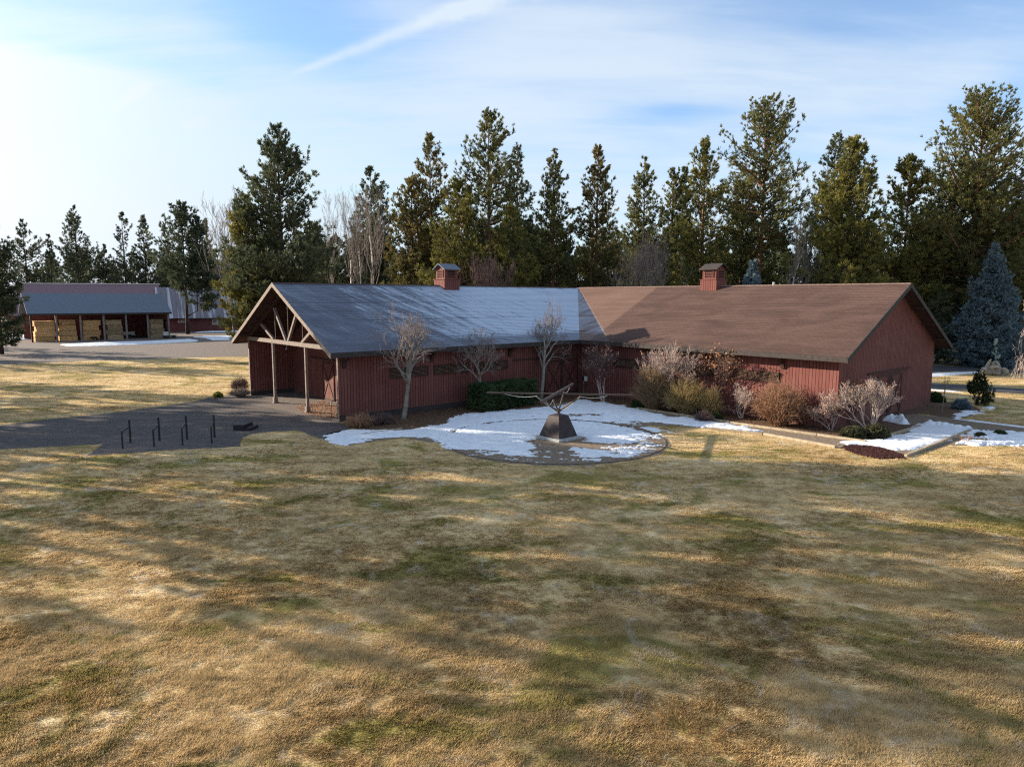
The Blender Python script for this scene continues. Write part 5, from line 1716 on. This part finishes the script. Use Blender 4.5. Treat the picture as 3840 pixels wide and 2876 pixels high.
bare_tree("bare_tree", "tall bare grey tree left of the dark towering pine", "tree", (-45.09, 112.00, 25.39, 3.47), 208, M_grey_tw, M_far_tw, levels=4, top_kids=14, top_len=0.9, trunk_r=0.16, clear=0.2, spread=0.9, up=0.25, kids=(4, 5), minr=0.020, thr=0.06)
bare_tree("bare_tree", "pinkish bare bush-like tree right of the left cupola", "tree", (-2.55, 76.00, 12.91, 2.35), 209, M_purple_tw, M_purple_tw, stems=5, lean=0.3, levels=5, trunk_r=0.09, clear=0.15, spread=0.45, up=0.3, kids=(3, 4), minr=0.012, thr=0.04)
bare_tree("bare_tree", "grey bare thicket tree between the pines above the roof valley", "tree", (15.78, 84.00, 16.52, 3.39), 210, M_grey_tw, M_grey_tw, stems=5, lean=0.25, levels=5, trunk_r=0.10, clear=0.2, spread=0.5, up=0.28, kids=(3, 4), minr=0.012, thr=0.05)
bare_tree("bare_tree", "weeping bare tree at the right edge before the blue spruce", "tree", (50.32, 64.00, 10.10, 2.84), 211, M_pale_tw, M_pale_tw, levels=5, trunk_r=0.09, clear=0.35, spread=0.8, up=-0.12, kids=(3, 4), minr=0.010, thr=0.04)
bare_tree("bare_tree", "pale drooping bare tree beside the ribbed roof building", "tree", (-73.07, 172.00, 17.22, 4.63), 212, M_grey_tw, M_far_tw, levels=5, trunk_r=0.14, clear=0.2, spread=0.6, up=0.1, kids=(3, 4), minr=0.020, thr=0.05)


# --- the wood beyond: one mass of far pines
def far_wood():
    rng = np.random.default_rng(77)
    tm, cm = pine_parts(301, 22, 4.6, base=0.04, dens=0.55, shape=0.6, tuft=1.0, blades=6, width=0.2, needle=M_pine_dk, bark=M_bark_d, limbs=False)
    n = len(cm.vertices)
    V = np.empty(n * 3, np.float32)
    cm.vertices.foreach_get('co', V)
    V = V.reshape(-1, 3)
    nt_ = len(tm.vertices)
    TV = np.empty(nt_ * 3, np.float32)
    tm.vertices.foreach_get('co', TV)
    TV = TV.reshape(-1, 3)
    out, tri = [], []
    quads = [p.vertices[:] for p in tm.polygons if len(p.vertices) == 4]
    tt = np.array([t for q in quads for t in ((q[0], q[1], q[2]), (q[0], q[2], q[3]))])
    base = 0
    rows = []
    for k in range(80):        # left of and behind the buildings
        rows.append((rng.uniform(-210, -62), rng.uniform(185, 250), rng.uniform(0.65, 1.0)))
    for k in range(170):        # behind the barn
        y = rng.uniform(104, 175)
        rows.append((rng.uniform(-0.36, 0.90) * y, y, rng.uniform(0.72, 1.02) * (0.85 + (y - 104) / 280)))
    for k in range(50):        # low young trees between
        y = rng.uniform(96, 125)
        rows.append((rng.uniform(-0.30, 0.85) * y, y, rng.uniform(0.40, 0.60)))
    for (x, y, s) in rows:
        a = rng.uniform(0, 6.28)
        c, sn = math.cos(a), math.sin(a)
        rot = np.array([[c, -sn, 0], [sn, c, 0], [0, 0, 1]]) * s
        for vv, ff in ((V, np.arange(n).reshape(-1, 3)), (TV, tt)):
            out.append(vv @ rot.T + np.array([x, y, 0]))
            tri.append(ff + base)
            base += len(vv)
    A = np.concatenate(out)
    me = np_mesh("far_wood", A, np.concatenate(tri), M_pine_dk, rng.random(len(A)))
    tag(mesh_obj("far_wood", me), "dense dark mass of pine wood behind the barn and sheds", "forest", None, 'stuff')
    bpy.data.meshes.remove(tm)
    bpy.data.meshes.remove(cm)


far_wood()

# --- pines standing left of the picture, whose shadows lie over the lawn
def shade_pines():
    kinds = [pine_parts(401, 27, 5.0, base=0.36, dens=0.52, shape=0.5, tuft=0.75, blades=7, width=0.16, uneven=0.8, needle=M_pine_md, bark=M_bark_p),
             pine_parts(402, 23, 4.2, base=0.30, dens=0.52, shape=0.55, tuft=0.75, blades=7, width=0.16, uneven=0.8, needle=M_pine_md, bark=M_bark_p)]
    spots = SHADE_SPOTS
    for i, (x, y, s, k) in enumerate(spots):
        o = empty("pine_tree", (x, y, 0), i * 1.7, "tall pine outside the left side of the picture, casting its shadow over the grass", "tree", "shading pines left of the lawn")
        o.scale = (s, s, s)
        mesh_obj("trunk", kinds[k][0], o)
        mesh_obj("crown", kinds[k][1], o)


SHADE_SPOTS = [(-42.5, 34.2, 1.0, 0), (-39, 30.1, 0.95, 1), (-38, 43.5, 0.9, 1), (-47, 47.0, 1.1, 0), (-56, 50.5, 1.0, 1), (-63, 49.5, 1.1, 0), (-70, 52.5, 1.0, 1),
               (-74, 60.0, 1.0, 1), (-50, 44.5, 1.12, 0), (-44, 39.2, 1.1, 0), (-45, 46.8, 1.1, 1), 
               (-60, 52.0, 1.15, 0), (-66, 37.0, 1.12, 0), (-58, 40.0, 1.05, 1),
               (-92, 66.0, 1.0, 0), (-82, 68.5, 0.9, 1), (-102, 76.0, 1.0, 0), (-96, 88.0, 1.0, 1), (-112, 96.0, 1.0, 0), (-118, 112.0, 1.0, 1)]
shade_pines()

# ------------------------------------------------------------------ hay shed
def hay_shed():
    p0, p1 = Vector((*(-78.98, 113.27), 0)), Vector((*(-63.32, 127.18), 0))
    d = p1 - p0
    Ls = d.length
    rz = math.atan2(d.y, d.x)
    o = empty("hay_shed", tuple(p0), rz, "open fronted hay shed with grey-blue roof and six bays", "shed")
    he, hr, dep = 4.7, 8.0, 10.0
    m = MB()
    tp = (hr - he) / (dep / 2)
    ov = 0.5
    m.prism([(-ov, -ov, he - ov * tp * 0 ), (Ls + ov, -ov, he), (Ls + ov, dep / 2, hr + 0.1), (-ov, dep / 2, hr + 0.1)], (0, 0, -0.16))
    m.prism([(-ov, dep + ov, he), (Ls + ov, dep + ov, he), (Ls + ov, dep / 2, hr + 0.1), (-ov, dep / 2, hr + 0.1)], (0, 0, -0.16))
    m.build("roof", M_slate, o)
    m = MB()
    m.bar((-ov, -ov - 0.03, he - 0.15), (Ls + ov, -ov - 0.03, he - 0.15), 0.06, 0.30)
    m.build("fascia", M_fascia, o)
    m = MB()
    m.box((0, dep - 0.15, 0), (Ls, dep, he - 0.05))
    m.build("back_wall", M_farred, o)
    for x in (Ls - 0.15,):
        m = MB()
        m.prism([(x, 0.25, 0), (x, dep - 0.16, 0), (x, dep - 0.16, he - 0.1), (x, dep / 2, hr - 0.25), (x, 0.25, he - 0.05)], (0.15, 0, 0))
        m.build("side_wall", M_farred, o)
    for i in range(7):
        x = Ls * i / 6
        m = MB()
        m.box((x - 0.13, -0.13, -0.1), (x + 0.13, 0.13, he - 0.17))
        m.build("post", M_post if i else M_darkwood, o)
    return p0, rz, Ls


p0, rz, Ls = hay_shed()
hrng = random.Random(9)


def bale_mesh(sx, sy, sz, seed, m):
    rng = random.Random(seed)
    bm = bmesh.new()
    bmesh.ops.create_cube(bm, size=1.0)
    bmesh.ops.subdivide_edges(bm, edges=bm.edges[:], cuts=4, use_grid_fill=True)
    for v in bm.verts:
        v.co = Vector((v.co.x * sx, v.co.y * sy, v.co.z * sz))
        v.co += Vector((rng.uniform(-1, 1), rng.uniform(-1, 1), rng.uniform(-0.5, 0.5))) * 0.05
    me = bpy.data.meshes.new("hay_bale")
    bm.to_mesh(me)
    bm.free()
    me.materials.append(m)
    return me


def hay():
    rot = Matrix.Rotation(rz, 3, 'Z')
    bw = Ls / 6
    words = ["leftmost sunlit", "second", "third", "fourth", None, "dim rightmost"]
    pos = ["bottom", "second", "third", "fourth", "topmost"]
    for bay, (rows, dz, m, sx) in enumerate(((4, 0.0, M_hay, 2.75), (4, 0.15, M_hay, 2.5), (4, 0.0, M_hay, 2.45), (4, -0.05, M_hay_dull, 2.4), (0, 0, None, 0), (4, 0.0, M_hay_dull, 2.2))):
        if not rows:
            continue
        me = [bale_mesh(sx * f, 2.2, 0.84, bay * 7 + k, m) for k, f in enumerate((1.0, 1.07, 0.95, 1.03 if bay != 1 else 0.8))]
        for r_ in range(rows):
            x = bw * (bay + 0.5) + hrng.uniform(-0.14, 0.14) + (0.15 if bay == 0 else 0)
            h = 0.86 + (0.04 if bay == 1 else 0)
            pt = rot @ Vector((x, 1.9 + hrng.uniform(-0.12, 0.12), h * (r_ + 0.5))) + p0
            o = mesh_obj("hay_bale", me[r_ % 4], None, tuple(pt), rz + hrng.uniform(-0.03, 0.03))
            tag(o, "straw coloured big hay bale, %s in the %s stack of the shed" % (pos[r_], words[bay]), "hay bale", "big hay bales stacked in the shed")


hay()
# small things under and beside the shed
def shed_things():
    rot = Matrix.Rotation(rz, 3, 'Z')
    pt = rot @ Vector((Ls * 4.45 / 6, 5.6, 0)) + p0
    o = empty("trailer", tuple(pt), rz, "small white trailer parked in the empty bay of the hay shed", "trailer")
    m = MB(); m.box((-0.9, -0.5, 0.45), (0.9, 0.5, 1.1)); m.build("tub", M_white, o, bevel=0.03)
    for s in (-1, 1):
        m = MB(); m.tube([(0, s * 0.55, 0.32), (0, s * 0.68, 0.32)], 0.32, 14); m.build("wheel", M_black, o)
    m = MB(); m.bar((0.9, 0, 0.5), (1.9, 0, 0.45), 0.08, 0.08); m.build("drawbar", M_black, o)
    pt = rot @ Vector((Ls * 5.95 / 6, -0.9, 0)) + p0
    o = empty("cart", tuple(pt), rz, "small pale green flatbed cart at the hay shed's right end post", "cart")
    m = MB(); m.box((-1.1, -0.5, 0.42), (1.1, 0.5, 0.55)); m.build("deck", M_verdigris, o)
    m = MB(); m.box((-1.05, -0.48, 0.55), (-0.3, 0.48, 1.15)); m.build("crate_box", M_white, o)
    for x in (-0.7, 0.7):
        for s in (-1, 1):
            m = MB(); m.tube([(x, s * 0.5, 0.22), (x, s * 0.6, 0.22)], 0.22, 12); m.build("wheel", M_black, o)
    pt = rot @ Vector((Ls * 2.52 / 6, 0.1, 0)) + p0
    o = empty("wheelbarrow", tuple(pt), rz + 0.3, "dark wheelbarrow in front of the third hay stack", "wheelbarrow")
    m = MB(); m.prism([(-0.45, -0.3, 0.62), (0.55, -0.3, 0.62), (0.35, -0.2, 0.3), (-0.3, -0.2, 0.3)], (0, 0.6, 0)); m.build("tray", M_darkwood, o)
    m = MB(); m.tube([(0.62, -0.05, 0.2), (0.62, 0.05, 0.2)], 0.2, 12); m.build("wheel", M_black, o)
    for s in (-1, 1):
        m = MB(); m.tube([(0.62, s * 0.08, 0.2), (-0.3, s * 0.22, 0.34), (-1.0, s * 0.28, 0.6)], 0.02, 6); m.build("handle", M_darkwood, o)
        m = MB(); m.tube([(-0.25, s * 0.2, 0.34), (-0.3, s * 0.24, 0.0)], 0.02, 6); m.build("leg", M_black, o)


shed_things()


# ------------------------------------------------------------------ buildings behind the shed
def stable():
    a, c = Vector((*(-103.70, 141.90), 0)), Vector((*(-83.28, 146.79), 0))
    d = c - a
    L_ = d.length
    rz_ = math.atan2(d.y, d.x)
    o = empty("stable", tuple(a), rz_, "long stable with dull purple roof behind the hay shed", "building")
    he, hr, dep = 3.7, 10.3, 17.0
    m = MB()
    m.prism([(-0.8, -0.8, he), (L_ + 6, -0.8, he), (L_ + 6, dep / 2, hr), (-0.8, dep / 2, hr)], (0, 0, -0.15))
    m.prism([(-0.8, dep + 0.8, he), (L_ + 6, dep + 0.8, he), (L_ + 6, dep / 2, hr), (-0.8, dep / 2, hr)], (0, 0, -0.15))
    m.build("roof", M_purple, o)
    m = MB()
    m.box((-0.8, dep / 2 - 0.2, hr - 0.05), (L_ + 6, dep / 2 + 0.2, hr + 0.12))
    m.build("ridge_cap", M_white, o)
    m = MB()
    m.box((0, 0, 0), (L_ + 5, 0.15, he - 0.2))
    m.box((L_ + 4.85, 0.16, 0), (L_ + 5, dep, he - 0.2))
    m.box((0, 0.16, 0), (0.15, dep, he - 0.2))
    m.build("wall", M_farred, o)
    for x in (1.5, 6.0, 10.5):
        m = MB(); m.box((x, -0.03, 1.9), (x + 3.6, -0.004, 3.2)); w = m.build("window", M_recess, o)
        m = MB(); m.box((x, -0.06, 2.5), (x + 3.6, -0.034, 2.62)); m.box((x, -0.06, 3.1), (x + 3.6, -0.034, 3.2)); m.build("sill", M_white, w)


stable()


def ribbed_building():
    a, c = Vector((*(-74.63, 147.24), 0)), Vector((*(-57.47, 156.60), 0))
    d = c - a
    L_ = d.length
    rz_ = math.atan2(d.y, d.x)
    o = empty("ribbed_roof_building", tuple(a), rz_, "red building with ribbed metal roof and white windows, right of the hay shed", "building")
    he, hr, dep = 2.95, 9.6, 17.0
    rf = mat("ribbed_metal", None, 0.55, 0.3)
    n, b_ = rf[1], rf[2]
    x, y, z = n.sep(n.obj())
    st_ = n.m('ADD', n.noise(n.comb(x, n.m('MULTIPLY', y, 0.05), 0.0), 0.9, 3, 0.6), 0.0)
    n.put(b_.inputs['Base Color'], n.mix(n.step(st_, 0.50, 0.58), (0.19, 0.17, 0.19), (0.46, 0.46, 0.50)))
    m = MB()
    m.prism([(-0.8, -0.8, he), (L_, -0.8, he), (L_, dep / 2, hr), (-0.8, dep / 2, hr)], (0, 0, -0.12))
    m.prism([(-0.8, dep + 0.8, he), (L_, dep + 0.8, he), (L_, dep / 2, hr), (-0.8, dep / 2, hr)], (0, 0, -0.12))
    r_ = m.build("roof", rf[0], o)
    m = MB()
    k = (hr - he) / (dep / 2 + 0.8)
    for i in range(int(L_ / 0.9)):
        xx = -0.6 + i * 0.9
        m.bar((xx, -0.78, he + 0.03), (xx, dep / 2 - 0.02, hr + 0.03), 0.09, 0.08)
    m.build("ribs", rf[0], r_)
    m = MB()
    m.bar((-0.8, -0.84, he - 0.14), (L_, -0.84, he - 0.14), 0.06, 0.3)
    m.build("fascia", M_darkwood, o)
    m = MB()
    m.box((0, 0, 0), (L_ - 0.5, 0.15, he))
    m.box((0, 0.16, 0), (0.15, dep, he))
    m.box((L_ - 0.65, 0.16, 0), (L_ - 0.5, dep, he))
    m.build("wall", M_farred, o)
    for x in (3.0, 9.8, 14.6, 19.4, 24.2):
        if x + 3 > L_:
            continue
        wd = 3.0 if x > 5 else 2.2
        m = MB(); m.box((x, -0.05, 1.45 if x > 5 else 2.0), (x + wd, -0.004, 2.65)); f = m.build("window", M_white, o)
        m = MB()
        for q in range(3):
            m.box((x + 0.12 + q * wd / 3, -0.075, 1.6 if x > 5 else 2.15), (x + wd / 3 - 0.08 + q * wd / 3, -0.053, 2.5))
        m.build("pane", mottled("far_glass", (0.10, 0.09, 0.08), (0.45, 0.40, 0.33), 1.6, 0.25), f)


ribbed_building()


def far_fence():
    a, c = Vector((*(-116.83, 149.08), 0)), Vector((*(-111.50, 153.63), 0))
    d = c - a
    L_ = d.length
    o = empty("rail_fence", tuple(a), math.atan2(d.y, d.x), "dark rail fence beside the purple roofed stable at the left edge", "fence")
    n = 6
    for i in range(n + 1):
        m = MB(); m.box((L_ * i / n - 0.08, -0.08, 0), (L_ * i / n + 0.08, 0.08, 1.5)); m.build("post", M_darkwood, o)
    for z in (0.4, 0.85, 1.35):
        m = MB(); m.box((0, -0.13, z), (L_, -0.085, z + 0.16)); m.build("rail", M_darkwood, o)


far_fence()

# ------------------------------------------------------------------ boulders and the verdigris figure at the right
def boulder(label, c, size, seed, tilt=(0, 0, 0)):
    rng = np.random.default_rng(seed)
    bm = bmesh.new()
    bmesh.ops.create_icosphere(bm, subdivisions=4, radius=1.0)
    planes = [Vector(rng.normal(0, 1, 3)).normalized() for _ in range(9)]
    cut = [rng.uniform(0.55, 0.85) for _ in planes]
    for v in bm.verts:
        for n_, k in zip(planes, cut):
            t = v.co.dot(n_) - k
            if t > 0:
                v.co -= n_ * t * 0.9
        j = 0.05 * float(fbm(np.array([v.co.x * 3 + 7]), np.array([v.co.y * 3 + v.co.z * 2]), seed, 3)[0])
        v.co *= 1 + j * 2
    mt = Matrix.Rotation(tilt[2], 3, 'Z') @ Matrix.Rotation(tilt[1], 3, 'Y') @ Matrix.Rotation(tilt[0], 3, 'X')
    for v in bm.verts:
        v.co = mt @ Vector((v.co.x * size[0], v.co.y * size[1], v.co.z * size[2]))
    me = bpy.data.meshes.new("boulder")
    bm.to_mesh(me)
    bm.free()
    me.materials.append(M_rock)
    o = mesh_obj("boulder", me, None, c)
    tag(o, label, "boulder", "boulders under the verdigris figure")


RX, RY = (47.71, 67.76)
boulder("pale rounded boulder at the left end of the rock pile", (RX - 0.95, RY + 0.05, 0.35), (0.55, 0.5, 0.48), 1)
boulder("tall tilted slab of pale stone at the left of the rock pile", (RX - 0.42, RY + 0.45, 0.95), (0.17, 0.26, 0.80), 2, (0, R(24), 0))
boulder("upright wedge of stone before the tilted slab", (RX - 0.45, RY - 0.1, 0.48), (0.30, 0.35, 0.60), 3, (0, R(8), 0.5))
boulder("broad pale boulder lying across the middle of the pile", (RX + 0.28, RY + 0.1, 0.70), (0.62, 0.5, 0.30), 4, (0, R(14), 0.2))
boulder("dark boulder at the foot of the pile's middle", (RX + 0.08, RY - 0.12, 0.28), (0.45, 0.45, 0.42), 5)
boulder("grey boulder at the right end of the rock pile", (RX + 0.90, RY + 0.0, 0.33), (0.52, 0.5, 0.46), 6)
boulder("tilted reddish slab leaning at the right of the pile", (RX + 0.72, RY + 0.45, 0.85), (0.20, 0.26, 0.66), 7, (0, R(-26), 0))
boulder("dark central stone carrying the verdigris figure", (RX + 0.20, RY + 0.55, 0.70), (0.50, 0.45, 0.78), 8)


def figure():
    o = empty("statue", (RX + 0.38, RY + 0.5, 1.38), 0, "weathered verdigris figure like a slim winged stem rising from the boulders", "statue")
    m = MB()
    m.tube([(0.02, 0, -0.2), (0.06, 0, 0.15), (0.0, 0, 0.5), (0.02, 0, 0.85), (-0.02, 0, 1.15)], [0.10, 0.075, 0.05, 0.05, 0.06], 8)
    m.build("stem", M_verdigris, o, smooth=True)
    m = MB()
    m.tube([(-0.02, 0, 1.1), (-0.14, 0, 1.35), (-0.16, 0.02, 1.6), (-0.10, 0.02, 1.85), (-0.04, 0.02, 2.1), (0.0, 0.02, 2.25)], [0.05, 0.14, 0.12, 0.17, 0.20, 0.05], 9)
    m.build("plume", M_verdigris, o, smooth=True)
    m = MB()
    m.tube([(0.02, 0, 1.1), (0.12, 0.02, 1.28), (0.10, 0.02, 1.45)], [0.04, 0.06, 0.015], 7)
    m.build("side_shoot", M_verdigris, o, smooth=True)
    m = MB()
    m.tube([(0.0, 0, 0.55), (-0.25, 0.03, 0.78), (-0.42, 0.03, 0.92)], [0.05, 0.10, 0.02], 8)
    m.build("wing", M_verdigris, o, smooth=True)
    m = MB()
    m.tube([(0.03, 0, 0.25), (0.28, 0.03, 0.42), (0.50, 0.05, 0.66)], [0.10, 0.19, 0.03], 8)
    m.build("wing", M_verdigris, o, smooth=True)
    m = MB()
    m.tube([(0.0, -0.1, -0.12), (-0.18, -0.1, -0.06), (-0.32, -0.1, -0.14)], [0.12, 0.10, 0.04], 8)
    m.build("foot", M_verdigris, o, smooth=True)


figure()
m = MB()
mx, my = (39.79, 57.77)
m.box((-0.04, -0.03, 0), (0.04, 0.03, 1.15))
m.box((-0.05, -0.04, 1.15), (0.05, 0.04, 1.19))
tag(m.build("marker_stake", M_box, None, (mx, my, 0)), "thin white marker stake beyond the small dark pine", "stake")
